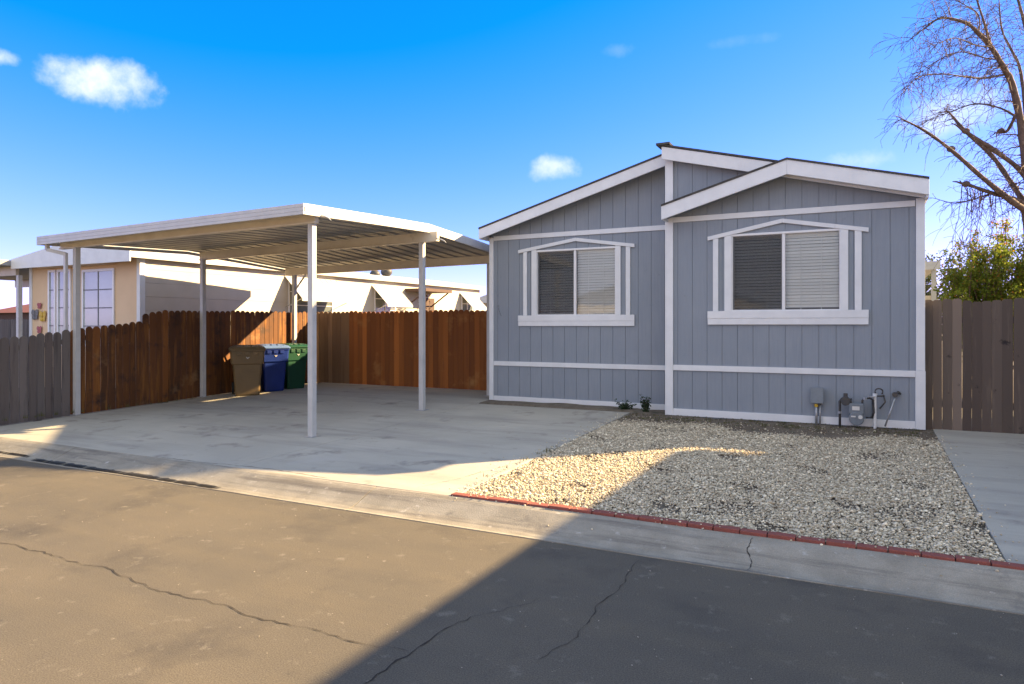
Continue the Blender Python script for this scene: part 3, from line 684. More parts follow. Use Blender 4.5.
for a in range(4): 
    d = Vector((math.sin(a * math.pi / 2) * .5, 0, math.cos(a * math.pi / 2))) * .12; brace_mk.add([c_ + d, c_ + Vector((.015, 0, .015)), c_ + Vector((0, .01, 0)), c_ + Vector((-.015, 0, -.015))], [(0, 1, 2), (0, 2, 3), (0, 1, 3)])
brace_mk.cyl(c_ + Vector((0, 0, .1)), (c_.x, c_.y, cz(c_.x, c_.y) - .07), .002, 5)
tag(brace_mk.build('sunlit_brace_star', M['decal'], org=tuple(c_)), 'small white star put in for a sunlit post brace under the carport roof', 'sunlit mark')

# ------------------------------------------------------------------ fences
def picket_fence(name, label, a, b, zbase, ztop, mats, panel_cut=None, pw=.14, face=1, gap=.006, rails=True, round_=.35, seed=1, lean=.004):
    """dog-eared boards from a to b (x,y). ztop(s), zbase(s) for distance s; mats: list of (s_end, material, part label)"""
    rr = random.Random(seed); a, b = Vector((*a, 0)), Vector((*b, 0)); Ln = (b - a).length; d = (b - a) / Ln; nrm = Vector((-d.y, d.x, 0)) * face
    f = thing(name, (a + b) / 2 + Vector((0, 0, zbase(Ln / 2))), label, 'fence')
    s = 0; k = 0; cur = MB()
    while s < Ln - .02:
        w_ = min(pw * rr.uniform(.93, 1.05), Ln - s); zb_, zt_ = zbase(s), ztop(s) + rr.uniform(-.012, .012)
        th = .017; o = rr.uniform(-.003, .003); tl = rr.uniform(-lean, lean); c = w_ * round_
        pts = [(s, zb_), (s + w_ - gap, zb_), (s + w_ - gap + tl, zt_ - c), (s + w_ - gap - c * .28 + tl, zt_ - c * .42), (s + w_ - gap - c + tl, zt_), (s + c + tl, zt_), (s + c * .28 + tl, zt_ - c * .42), (s + tl, zt_ - c)]
        P3 = [a + d * u + nrm * o + Vector((0, 0, z)) for u, z in pts]
        cur.prism(P3, nrm * th)
        s += w_
        if s >= mats[k][0] - .02 or s >= Ln - .02:
            pp = cur.build('board_panel', mats[k][1], f)
            if mats[k][2]: pp['label'] = mats[k][2]
            cur = MB(); k = min(k + 1, len(mats) - 1)
    if rails:
        ss = 0
        while ss < Ln - .1:
            e = min(ss + 2.4, Ln)
            for fr_ in (.2, .85):
                za = zbase(ss) + (ztop(ss) - zbase(ss)) * fr_; zc = zbase(e - .01) + (ztop(e - .01) - zbase(e - .01)) * fr_
                pa = a + d * ss - nrm * .022 + Vector((0, 0, za)); pc = a + d * (e - .003) - nrm * .022 + Vector((0, 0, zc))
                r_ = MB(); r_.beam(pa, pc, .036, .085); r_.build('rail', M['wood_grey'], f)
            p = a + d * (ss + .05) - nrm * .09; q = MB(); q.box(p.x - .045, p.x + .045, p.y - .045, p.y + .045, zbase(ss) - .05, ztop(ss) - .1); q.build('post', M['wood_grey'], f)
            ss += 2.4
    return f
XF = -12.48
yA = 4.4
def lzb(s): return zlot(yA + s) + .0
def lzt(s):
    y = yA + s
    if y < 7.34: return float(np.interp(y, [4.4, 6.25, 7.34], [1.49, 1.565, 1.70]))
    if y < 8.65: return float(np.interp(y, [7.34, 8.65], [1.71, 1.86]))
    return float(np.interp(y, [8.65, 9.1, 13.5], [1.98, 2.08, 2.12]))
picket_fence('side_fence', 'dog eared fence beside the carport, grey near the street and brown further back', (XF, yA), (XF, 13.50), lzb, lzt,
             [(7.34 - yA, M['wood_grey'], 'weathered grey boards by the street'), (8.65 - yA, M['wood_brown'], 'low brown boards'), (13.5 - yA, M['wood_brown'], 'tall dark brown boards')], seed=3, face=-1, gap=.011)
picket_fence('rear_fence', 'orange brown cedar fence across the back of the carport slab', (XF - .06, 13.55), (-5.2, 13.55), lambda s: .315, lambda s: 2.12 + .01 * math.sin(s * 2),
             [(1.05, M['wood_tan'], 'pale unstained boards at the corner'), (9, M['wood_orange'], None)], seed=5, face=-1, gap=.005, lean=.001)
MB().box(-8.7, -7.4, 13.46, 13.52, .312, .36).build('kickboard', M['wood_tan'], bpy.data.objects['rear_fence']).location = -Vector(bpy.data.objects['rear_fence']['_o'])
picket_fence('gate_fence', 'dark weathered wooden fence running right from the house corner', (XR + .012, 11.38), (6.2, 11.38), lambda s: .30 if s < 1 else .30, lambda s: 2.12 + .02 * math.sin(s * 7),
             [(9, M['wood_dark'], None)], seed=8, face=-1, pw=.12, round_=.25, gap=.003)

# ------------------------------------------------------------------ bins
def make_bin(kindmat, lidmat, label):
    t = local('wheelie_bin', label, 'trash bin', 'wheeled trash bins by the fence')
    b = MB()
    def ring(hx, hy, z, cx=0, r=.05, n=4):
        out = []
        for sx, sy, a0 in ((1, 1, 0), (-1, 1, 90), (-1, -1, 180), (1, -1, 270)):
            for i in range(n + 1):
                a = R(a0 + 90 * i / n); out.append((cx + sx * (hx - r) + r * math.cos(a), sy * (hy - r) + r * math.sin(a), z))
        return out
    def loft(b, rings, capb=True, capt=True):
        n = len(rings[0]); o = len(b.v)
        for r_ in rings: b.v += r_
        for i in range(len(rings) - 1):
            for j in range(n): b.f.append((o + i * n + j, o + i * n + (j + 1) % n, o + (i + 1) * n + (j + 1) % n, o + (i + 1) * n + j))
        if capb: b.f.append(tuple(o + j for j in range(n))[::-1])
        if capt: b.f.append(tuple(o + (len(rings) - 1) * n + j for j in range(n)))
    loft(b, [ring(.25, .235, .0, .03), ring(.262, .245, .03, .03), ring(.325, .295, .70, .0)])
    b.build('body', kindmat, t, smooth=False, bevel=.004)
    c = MB(); loft(c, [ring(.345, .315, .665), ring(.355, .325, .68), ring(.375, .34, .93), ring(.39, .355, .935), ring(.39, .355, .965)])
    for i in range(3): c.box(.378 - .004, .392, -.22 + i * .16, -.22 + i * .16 + .10, .86, .93)
    c.build('collar', kindmat, t, bevel=.004)
    l = MB(); loft(l, [ring(.405, .368, .968), ring(.41, .372, .99), ring(.36, .33, 1.03), ring(.25, .25, 1.06), ring(.10, .1, 1.068)])
    for i in range(4): l.box(-.30, .33, -.245 + i * .15, -.215 + i * .15, 1.0, 1.052 + (.012 if i in (1, 2) else 0))
    l.build('lid', lidmat, t, bevel=.004)
    h = MB(); h.cyl((-.46, -.27, .93), (-.46, .27, .93), .017, 10)
    for s in (-1, 1): h.beam((-.36, s * .25, .93), (-.47, s * .25, .93), .03, .04)
    h.build('handle', kindmat, t)
    for s in (-1, 1):
        w_ = MB(); w_.cyl((-.27, s * .30, .128), (-.27, s * .25, .128), .125, 20); wo_ = w_.build('wheel', M['rubber'], t, bevel=.01)
        q = MB(); q.cyl((-.27, s * .303, .128), (-.27, s * .298, .128), .05, 12); q.build('hub', kindmat, wo_)
    a = MB(); a.cyl((-.27, -.27, .128), (-.27, .27, .128), .012, 8); a.build('axle', M['meter_dark'], t)
    dcl = MB()
    rr = random.Random(4)
    for rowz, x0, x1 in ((.86, -.13, .13), (.83, -.10, .11), (.795, -.14, .08)):   # worn stamped lettering on the side of the collar
        x = x0
        while x < x1:
            wl = rr.uniform(.012, .02); k = (rowz - .68) * .06 / .25
            yy = -.325 - (rowz - .68) * .015 / .25 - .0015
            dcl.box(x, x + wl * .35, yy - .001, yy, rowz, rowz + .02); dcl.box(x, x + wl, yy - .001, yy - .0002, rowz + rr.choice([0, .008, .016]), rowz + .004 + rr.choice([0, .008, .016])); x += wl + .008
    dcl.build('lettering', M['decal'], t); dcl = MB()
    cx, cz_ = .37, .80                                                             # chevron emblem on the front of the collar
    dcl.prism([(cx - .003, 0, cz_ - .02), (cx - .001, .035, cz_ + .012), (cx, .03, cz_ + .026), (cx, 0, cz_ + .004), (cx, -.03, cz_ + .026), (cx - .001, -.035, cz_ + .012)], (.006, 0, 0))
    dcl.build('emblem', M['decal'], t)
    return t
def drop(o, px, py, rz):
    p = ongr(px, py); o.location = (p.x, p.y, zlot(p.y)); o.rotation_euler.z = rz
b1 = make_bin(M['bin_tan'], M['bin_tan'], 'tan wheeled bin, nearest of three by the fence')
b1.location = (-11.80, 10.66, zlot(10.66)); b1.rotation_euler.z = R(-40)
b2 = make_bin(M['bin_blue'], M['bin_bluelid'], 'blue wheeled bin with pale lid between tan and green bins')
b2.scale = (.94, .9, .98)
b2.location = (-11.90, 11.41, zlot(11.58)); b2.rotation_euler.z = R(-24)
b3 = make_bin(M['bin_green'], M['bin_green'], 'dark green wheeled bin at the back of the row')
b3.location = (-11.96, 12.08, zlot(12)); b3.rotation_euler.z = R(-14); b3.scale = (.94, .9, .98)

# ------------------------------------------------------------------ left neighbour's home
NX, NY0, NY1, NXL = -13.85, 9.62, 24.4, -17.95
nb = thing('neighbour_home', (-15.9, 17, .28), 'cream and peach mobile home with white window awnings behind the left fence', 'house')
nzE = 3.26
def zt2(x, z0=nzE, z1=nzE + .52):  # low gable
    mid = (NX + NXL) / 2; return z1 - (z1 - z0) * abs(x - mid) / ((NX - NXL) / 2)
wins = []
def wy(px): return onX(px, 300, NX).y
def wz(py, px): return onX(px, py, NX).z
specs = [(285.5, 303.5, 'a'), (372.5, 384, 'b'), (418, 424, 'd'), (460, 467, 'c')]
wl = MB(); wins = []
aw = [dict(y0=wy(297) - .75, y1=wy(297) + .55, zt=wz(277, 297)), dict(y0=wy(371.5), y1=wy(371.5) + 1.35, zt=wz(285, 371.5)), dict(y0=wy(459.5), y1=wy(459.5) + 1.1, zt=wz(292.5, 459.5))]
aw[0]['y0'] = wy(284.5); aw[0]['y1'] = wy(284.5) + 2.0; aw[0]['zt'] = wz(275.5, 284.5)
side_parts = []
# side wall in horizontal lap strips
k = 0; z = .3
while z < nzE - .01:
    z1 = min(z + .30, nzE)
    wl.hexa([(NX - .1, NY0, z), (NX + .004, NY0, z), (NX + .004, NY1, z), (NX - .1, NY1, z)], [(NX - .1, NY0, z1 - .002), (NX, NY0, z1 - .002), (NX, NY1, z1 - .002), (NX - .1, NY1, z1 - .002)]); z = z1
wl.build('side_wall', M['cream_wall'], nb)
fw = MB(); fw.box(NXL, NX - .101, NY0, NY0 + .1, .3, nzE - .02); fw.prism([(NXL, NY0 + .001, nzE - .02), (NX - .101, NY0 + .001, nzE - .02), ((NX + NXL) / 2, NY0 + .001, nzE + .3)], (0, .08, 0)); fw.build('front_wall', M['peach'], nb)
ow = MB(); ow.box(NXL, NXL + .1, NY0 + .1, NY1, .3, nzE - .02); ow.box(NXL + .1, NX - .1, NY1 - .1, NY1, .3, nzE - .02); ow.build('rear_wall', M['cream_wall'], nb)
MB().box(NX - .09, NX + .02, NY0 - .02, NY0 - .0005, .3, nzE - .05).build('corner_board', M['trim'], nb); MB().box(NX + .005, NX + .022, NY0, NY0 + .10, .3, nzE - .05).build('corner_board', M['trim'], nb)
MB().box(NXL - .02, NXL + .09, NY0 - .02, NY0 - .0005, .3, nzE - .05).build('corner_board', M['trim'], nb)
rf = MB(); mid = (NX + NXL) / 2
rf.prism([(NX + .14, NY0 - .32, nzE + .10), (mid, NY0 - .32, nzE + .40), (NXL - .14, NY0 - .32, nzE + .10), (NXL - .14, NY0 - .32, nzE + .04), (mid, NY0 - .32, nzE + .34), (NX + .14, NY0 - .32, nzE + .04)], (0, NY1 - NY0 + .5, 0))
nroof = rf.build('roof', M['awning'], nb)
fa = MB(); fa.prism([(NX + .16, NY0 - .35, nzE + .09), (mid, NY0 - .35, nzE + .39), (NXL - .16, NY0 - .35, nzE + .09), (NXL - .16, NY0 - .35, nzE - .14), (NX + .16, NY0 - .35, nzE - .14)], (0, .028, 0)); fa.build('front_fascia', M['trim'], nb, bevel=.004)
MB().box(NX + .135, NX + .16, NY0 - .32, NY1 + .2, nzE - .05, nzE + .085).build('side_fascia', M['awning'], nb)
MB().box(NX + .004, NX + .13, NY0 - .30, NY1 + .15, nzE + .0, nzE + .035).build('soffit', M['cream_wall'], nb)
def side_window(y0, y1, z0, z1):
    f = MB(); X = NX + .004; t = .05
    f.box(X, X + .03, y0, y0 + t, z0, z1); f.box(X, X + .03, y1 - t, y1, z0, z1); f.box(X, X + .03, y0 + t, y1 - t, z1 - t, z1); f.box(X, X + .03, y0 + t, y1 - t, z0, z0 + t)
    f.box(X, X + .028, (y0 + y1) / 2 - .02, (y0 + y1) / 2 + .02, z0 + t, z1 - t)
    for q in (1, 2): f.box(X, X + .022, y0 + t, y1 - t, z0 + (z1 - z0) * q / 3 - .012, z0 + (z1 - z0) * q / 3 + .012)
    wn_ = f.build('window', M['vinyl'], nb); MB().box(X + .001, X + .010, y0 + t, y1 - t, z0 + t, z1 - t).build('pane', M['glass_dark'], wn_)
def shade_awning(y0, y1, zt_, out=.62, dropz=.60):
    A = MB(); n = 9; st = (y1 - y0) / n
    for i in range(n):      # ribbed metal leaves running down the slope
        a, c = y0 + i * st, y0 + (i + 1) * st - .012
        A.hexa([(NX + .006, a, zt_ - .02), (NX + out, a, zt_ - dropz - .02), (NX + out, c, zt_ - dropz - .02), (NX + .006, c, zt_ - .02)], [(NX + .006, a, zt_), (NX + out, a, zt_ - dropz), (NX + out, c, zt_ - dropz), (NX + .006, c, zt_)])
        A.hexa([(NX + .006, c - .004, zt_ - .02), (NX + out, c - .004, zt_ - dropz - .02), (NX + out, c + .016, zt_ - dropz - .02), (NX + .006, c + .016, zt_ - .02)], [(NX + .006, c - .004, zt_ + .014), (NX + out, c - .004, zt_ - dropz + .014), (NX + out, c + .016, zt_ - dropz + .014), (NX + .006, c + .016, zt_ + .014)])
    ao = A.build('awning', M['awning'], nb)
    v_ = MB(); v_.box(NX + out - .002, NX + out + .02, y0, y1, zt_ - dropz - .09, zt_ - dropz - .018); v_.build('valance', M['awning'], ao)
    g = MB()
    for y in (y0 + .02, y1 - .02): g.beam((NX + .01, y, zt_ - dropz - .25), (NX + out - .02, y, zt_ - dropz - .03), .014, .014)
    g.build('arm', M['galv'], ao)
for d_ in aw:
    side_window(d_['y0'] + .12, d_['y1'] - .12, d_['zt'] - 1.15, d_['zt'] - .06); shade_awning(d_['y0'], d_['y1'], d_['zt'])
# porch cover over the side door
y0 = wy(405); y1 = wy(432)
dc = MB(); dc.box(NX + .01, NX + .85, y0, y1, 2.93, 3.03); dc.build('door_cover', M['brown_paint'], nb)
dr = MB(); dr.box(NX + .005, NX + .04, y0 + .9, y0 + 1.75, .4, 2.75); dr.build('door', M['brown_paint'], nb)
for yy in (y0 + .1, y1 - .1): MB().beam((NX + .03, yy, 2.45), (NX + .75, yy, 2.93), .04, .04).build('brace', M['brown_paint'], nb)
# roof vents
for px, py, r_ in ((375, 274, .17), (386.5, 272, .2)):
    p = onX(px, py, NX - .55); b = MB(); b.ball(p, r_, 1, 1, .8, 8); b.cyl((p.x, p.y, p.z - .4), (p.x, p.y, p.z - .05), .1, 12)
    b.build('roof_vent', M['meter_dark'], nb, smooth=True)
# front windows of the neighbour
def fwin(x0, x1, z0, z1, Y, cols, rows, yaw=0, lab=None):
    f = MB(); t = .055; y = Y - .035
    f.box(x0 - t, x0, y, Y - .0005, z0 - t, z1 + t); f.box(x1, x1 + t, y, Y - .0005, z0 - t, z1 + t); f.box(x0, x1, y, Y - .0005, z1, z1 + t); f.box(x0, x1, y, Y - .0005, z0 - t, z0)
    wn_ = f.build('window', M['vinyl'], nb)
    MB().box(x0, x1, Y - .012, Y - .001, z0, z1).build('pane', M['pane_pale'], wn_)
    g = MB()
    for c in range(1, cols): g.box(x0 + (x1 - x0) * c / cols - .012, x0 + (x1 - x0) * c / cols + .012, Y - .022, Y - .0125, z0, z1)
    for r_ in range(1, rows): g.box(x0, x1, Y - .0215, Y - .0125, z0 + (z1 - z0) * r_ / rows - .012, z0 + (z1 - z0) * r_ / rows + .012)
    g.build('grille', M['greyen'], wn_)
p0, p1 = onY(84.5, 270.6, NY0), onY(113.6, 270.6, NY0)
fwin(p0.x, p1.x, 1.35, p1.z, NY0, 2, 4)
p0, p1 = onY(59.5, 272, NY0), onY(70.5, 272, NY0)
fwin(p0.x, p1.x, 1.35, p0.z, NY0, 1, 4)
p0b, p1b = onY(50.5, 272, NY0), onY(56, 272, NY0)
fwin(p0b.x, p1b.x - .03, 1.35, p0.z, NY0, 1, 4)
MB().box(p0b.x - .12, onY(116.5, 272, NY0).x, NY0 - .30, NY0 - .0005, p0.z + .09, p0.z + .24).build('window_hood', M['peach'], nb)
# butterfly ornaments on the peach wall
def butterfly(px, py, m, lab, s=.1):
    c = onY(px, py, NY0 - .03); b = MB()
    for sg in (-1, 1):
        for (ax, az, r_) in ((.62, .45, .62), (.5, -.42, .45)):
            pts = [(c.x + sg * s * (.08 + ax * (0.1 if i == 0 else 1) * 0 + (ax + r_ * math.cos(a)) * .8 if True else 0), c.y - .01 * abs(math.cos(a)), c.z + s * (az + r_ * math.sin(a))) for i, a in enumerate([k * math.pi / 5 for k in range(10)])]
            b.prism(pts, (0, .006, 0))
    b.tube([(c.x, c.y - .008, c.z - s * .9), (c.x, c.y - .008, c.z + s * .8)], s * .1, 6)
    tag(b.build('butterfly', m, org=tuple(c)), lab, 'wall ornament', 'butterfly ornaments on the peach wall')
butterfly(39.3, 306, M['pink'], 'small pink butterfly above the others on the peach wall', .075)
butterfly(35, 315, M['greyen'], 'dark grey butterfly ornament on the peach wall', .13)
butterfly(42.6, 316.5, M['yellow'], 'yellow butterfly ornament on the peach wall', .13)
butterfly(39.3, 330, M['pink'], 'pink butterfly lowest of the four on the peach wall', .09)

# neighbour's patio cover at the far left, fence and low house beyond
pc = thing('patio_cover', (-19.8, 10.5, .28), 'flat white patio cover with one post at the left edge beside the peach house', 'patio cover')
q0 = onY(16, 250, 9.8)
b = MB(); b.box(-24, -18.12, 9.0, 16, 3.20, 3.33); b.build('roof_panel', M['pan'], pc)
MB().box(-24, -18.10, 8.96, 9.0 - .001, 3.18, 3.38).build('fascia_board', M['alum'], pc)
MB().box(-24, -18.15, 9.4, 9.47, 2.98, 3.198).build('beam', M['bounce_alum'], pc); MB().box(-24, -18.15, 12.4, 12.47, 2.98, 3.198).build('beam', M['bounce_alum'], pc)
MB().box(-18.12, -18.02, 9.39, 9.48, .28, 2.979).build('post', M['alum'], pc)
picket_fence('far_fence', 'dark fence beyond the patio cover at the left edge', (-32, 13.0), (-18.0, 13.0), lambda s: .28, lambda s: 1.98, [(99, M['wood_grey'], None)], seed=11, face=-1, rails=False)
fh = thing('far_house', (-34, 24, .27), 'low brown house with red brown roof seen beyond the patio cover', 'house')
MB().box(-45, -27, 22, 30, .27, 2.5).build('wall', M['brown_paint'], fh); b = MB(); b.prism([(-45.5, 21.6, 2.5), (-45.5, 30.4, 2.5), (-45.5, 26, 3.5)], (19, 0, 0)); b.build('roof', M['redroof'], fh)
for x in (-40, -33): MB().box(x, x + 1.5, 21.96, 21.999, 1.2, 2.1).build('window', M['glass_dark'], fh)
# pale house behind the rear fence, right of the neighbour
fh2 = thing('pale_house', (-14, 38, .27), 'pale low house far behind the rear fence', 'house')
MB().box(-19, -13.5, 33, 42, .27, 3.0).build('wall', M['cream_wall'], fh2); b = MB(); b.prism([(-19.5, 32.5, 3.0), (-13, 32.5, 3.0), (-16.2, 32.5, 4.0)], (0, 10, 0)); b.build('roof', M['awning'], fh2)
MB().box(-15.6, -14.4, 32.96, 32.999, 1.2, 2.3).build('window', M['glass_dark'], fh2)

# ------------------------------------------------------------------ right side
pr_ = thing('porch_cover', (3, 20, .28), 'white flat porch cover with slim post showing over the right fence beside the house corner', 'porch cover')
q = onY(939.5, 266, 19.5)
b = MB(); b.box(q.x - 2.6, q.x, 19.5, 25, q.z - .02, q.z + .08); b.build('roof_panel', M['pan'], pr_)
MB().box(q.x - 2.6, q.x + .02, 19.47, 19.499, q.z - .08, q.z + .12).build('fascia_board', M['alum'], pr_)
MB().box(q.x - .16, q.x - .06, 19.55, 19.65, .28, q.z - .021).build('post', M['alum'], pr_)
MB().box(q.x - 2.5, q.x - .17, 19.57, 19.62, 2.35, 2.5).build('rail', M['bounce_alum'], pr_)
# right-hand neighbour's home (casts the long shade over the gravel and road)
rn = thing('right_neighbour_home', (7, 12, .28), 'tan mobile home on the lot to the right with long eave', 'house')
EX, EZ = 2.97, 3.58
MB().box(EX + .25, EX + 7, 6.6, 12.6, .28, 3.35).build('wall', M['cream_wall'], rn)
b = MB(); b.prism([(EX, 6.1, EZ), (EX + 3.6, 6.1, EZ + .5), (EX + 7.3, 6.1, EZ), (EX + 7.3, 6.1, EZ - .2), (EX, 6.1, EZ - .2)], (0, 6.85, 0)); b.build('roof', M['awning'], rn)
MB().box(EX + 1.45, EX + 7, 12.96, 15.5, .28, 3.35).build('wall', M['cream_wall'], rn); MB().box(EX + 1.42, EX + 7.3, 12.951, 15.7, 3.36, 3.6).build('roof', M['awning'], rn)
for yy in (8, 10.5): MB().box(EX + .22, EX + .249, yy, yy + 1.2, 1.4, 2.5).build('window', M['glass_dark'], rn)
MB().box(EX + 1.5, EX + 3, 6.56, 6.599, 1.4, 2.5).build('window', M['glass_dark'], rn)
# homes across the street, seen only as reflections in the panes
for (x0, mtl, lab) in ((-13, 'cream_wall', 'cream mobile home across the street'), (1, 'peach', 'peach mobile home across the street')):
    h = thing('opposite_home', (x0 + 4, -14, .05), lab, 'house')
    MB().box(x0, x0 + 8, -20, -9, .05, 3.1).build('wall', M[mtl], h); b = MB(); b.prism([(x0 - .3, -20.4, 3.1), (x0 + 8.3, -20.4, 3.1), (x0 + 4, -20.4, 4.2)], (0, 11.8, 0)); b.build('roof', M['shingle'], h)
    for dx in (1, 5): MB().box(x0 + dx, x0 + dx + 1.6, -8.999, -8.96, 1.3, 2.4).build('window', M['glass_dark'], h)

# ------------------------------------------------------------------ utilities on the front wall
def W3(px, py, d=.0): return onY(px, py, YR - d)
eb = thing('electrical_box', tuple(W3(817, 405, .05)), 'small grey utility box on a short stand left of the gas meter', 'utility box')
c0, c1 = W3(811, 388, .12), W3(823, 404, .12)
b = MB(); b.box(c0.x, c1.x, YR - .13, YR - .03, c1.z, c0.z); b.build('housing', M['box_grey'], eb, bevel=.006)
b = MB(); b.box(c0.x - .006, c1.x + .006, YR - .14, YR - .131, c1.z + .01, c0.z + .012); b.build('door', M['box_grey'], eb, bevel=.003)
b = MB(); b.cyl((c0.x + .07, YR - .08, zlot(11.2) - .02), (c0.x + .07, YR - .08, c1.z), .018, 10); b.cyl((c0.x + .12, YR - .07, zlot(11.2) - .02), (c0.x + .12, YR - .07, c1.z), .012, 10); b.build('conduit', M['galv'], eb, smooth=True)
b = MB(); b.cyl((c0.x + .07, YR - .08, c1.z - .05), (c0.x + .07, YR - .08, c1.z - .001), .028, 8); b.build('fitting', M['yellow'], eb)
gm = thing('gas_meter', tuple(W3(855, 424, .15)), 'grey gas meter with dial plate and dark pipework on the lower wall', 'gas meter')
g0, g1 = W3(849, 403, .2), W3(864, 424, .2)
cx = (g0.x + g1.x) / 2; zc = (g0.z + g1.z) / 2; hh = (g0.z - g1.z) / 2; gw = (g1.x - g0.x) / 2
b = MB(); b.box(cx - gw, cx + gw, YR - .24, YR - .10, zc - .01, zc + hh); b.build('index_housing', M['meter_grey'], gm, bevel=.015)
b = MB(); b.ball((cx, YR - .17, zc - .06), .1, 1.0, .8, .95, 10); b.cyl((cx, YR - .25, zc - .07), (cx, YR - .09, zc - .07), .098, 24); b.build('body', M['meter_grey'], gm, smooth=False, bevel=.01)
b = MB(); b.box(cx - .055, cx + .04, YR - .2445, YR - .2405, zc + .05, zc + .105); b.build('plate', M['meter_white'], gm)
b = MB(); b.cyl((cx + .05, YR - .258, zc - .045), (cx + .05, YR - .2505, zc - .045), .028, 18); b.box(cx - .07, cx - .01, YR - .256, YR - .2505, zc - .05, zc - .03); b.build('dial', M['meter_white'], gm)
lx = W3(841, 400, .15).x; zg = zlot(11.1) - .03; zt_ = W3(843, 396, .15).z
b = MB(); b.tube([(lx - .015, YR - .16, zg), (lx - .015, YR - .16, zc + .16), (lx + .01, YR - .16, zc + .20), (cx - .07, YR - .17, zc + .20), (cx - .07, YR - .17, zc + .1)], .017, 8); b.build('inlet_pipe', M['meter_dark'], gm, smooth=True)
b = MB(); b.cyl((lx + .06, YR - .24, zc + .17), (lx + .06, YR - .10, zc + .17), .062, 18); b.cyl((lx + .06, YR - .16, zc + .2), (lx + .06, YR - .16, zc + .28), .028, 12); b.build('regulator', M['meter_dark'], gm, bevel=.006)
rx = W3(875, 400, .15).x
b = MB(); b.tube([(cx + .075, YR - .17, zc + .09), (cx + .075, YR - .17, zc + .19), (cx + .10, YR - .17, zc + .215), (cx + .17, YR - .17, zc + .225), (cx + .21, YR - .15, zc + .2), (cx + .22, YR - .14, zc + .02), (cx + .20, YR - .14, zc - .05), (cx + .12, YR - .14, zc - .06)], .015, 8); b.build('outlet_pipe', M['meter_dark'], gm, smooth=True)
for p in ((cx - .07, YR - .17, zc + .115), (cx + .075, YR - .17, zc + .115), (cx + .11, YR - .17, zc + .215), (lx - .015, YR - .16, zc - .0)):
    b = MB(); b.cyl((p[0], p[1], p[2] - .016), (p[0], p[1], p[2] + .016), .027, 6); b.build('nut', M['galv'], gm)
b = MB(); b.cyl((cx + .2, YR - .15, zc + .24), (cx + .2, YR - .15, zc + .25), .04, 10); b.tube([(cx + .16, YR - .15, zc + .21), (cx + .15, YR - .15, zc + .27)], .008, 6); b.build('valve', M['galv'], gm)
rp_ = thing('water_riser', (rx, YR - .12, zg), 'white water riser pipe with curled valve right of the gas meter', 'pipe')
zt_ = W3(875, 395, .12).z
b = MB(); b.cyl((rx, YR - .12, zg), (rx, YR - .12, zt_), .021, 12); b.cyl((rx, YR - .12, zt_ - .02), (rx, YR - .12, zt_ + .02), .030, 12); b.build('riser', M['pvc'], rp_, smooth=False)
b = MB(); b.tube([(rx, YR - .12, zt_ - .015), (rx + .08, YR - .13, zt_ - .01), (rx + .12, YR - .13, zt_ - .0)], .013, 8)
b.tube([(rx + .05 + .05 * math.cos(a), YR - .13, zt_ + .05 + .045 * math.sin(a)) for a in [k * .5 - .8 for k in range(10)]], .010, 8); b.build('valve', M['meter_dark'], rp_, smooth=True)
b = MB(); b.tube([(rx + .11, YR - .05, zt_ + .0), (rx + .13, YR - .06, zt_ - .1), (rx + .06, YR - .07, zt_ - .2)], .010, 8); b.build('hose', M['meter_dark'], rp_, smooth=True)
e0, e1 = W3(896.5, 394, .06), W3(885, 425, .16)
dp = thing('slanted_pipe', tuple(e1), 'slanted galvanised pipe leaning from soil to wall near the right corner', 'pipe')
b = MB(); b.cyl(e1 - Vector((0, 0, .02)), e0, .013, 10); b.build('pipe_run', M['galv'], dp, smooth=True)
b = MB(); b.cyl(e0 + Vector((-.02, .05, -.01)), e0 + Vector((-.02, -.03, -.01)), .035, 12); b.tube([e0, e0 + Vector((.02, .03, .03)), e0 + Vector((.05, .05, .0))], .016, 8); b.build('elbow', M['meter_dark'], dp)

# ------------------------------------------------------------------ plants
def leaf(b, p, l, wd, rr, up=.3):
    d = Vector((rr.gauss(0, 1), rr.gauss(0, 1), rr.gauss(up, 1))).normalized(); s = d.cross(Vector((rr.gauss(0, 1), rr.gauss(0, 1), rr.gauss(0, 1)))).normalized()
    b.add([p, p + d * l * .5 + s * wd * .5, p + d * l, p + d * l * .5 - s * wd * .5], [(0, 1, 2, 3)])
def small_plant(name, base, h, rad, n, label):
    rr = random.Random(h * 100); t = thing(name, tuple(base), label, 'plant')
    st = MB(); fl = MB()
    for k in range(9):
        a = rr.uniform(0, 6.28); o = Vector((math.cos(a), math.sin(a) * .6, 0)) * rad * rr.uniform(.2, .9); top = Vector(base) + o + Vector((0, 0, h * rr.uniform(.5, 1)))
        st.tube([base, Vector(base) + o * .4 + Vector((0, 0, h * .35)), top], [.006, .005, .002], 5)
        for i in range(n // 9):
            f = rr.uniform(.15, 1.05); p = Vector(base).lerp(top, f) + Vector((rr.gauss(0, .02), rr.gauss(0, .02), rr.gauss(0, .015))); leaf(fl, p, rr.uniform(.025, .05), rr.uniform(.015, .028), rr)
    st.build('stem', M['twig'], t); fl.build('foliage', M['leaf_d'], t)
pb = onY(644, 413, 11.32)
small_plant('wall_shrub', (pb.x, 11.45, GZ - .01), .27, .12, 420, 'dark green shrub growing in the house wall corner')
small_plant('low_weed_clump', (pb.x - .38, 11.5, GZ - .01), .17, .22, 460, 'low dark weed clump left of the wall shrub')

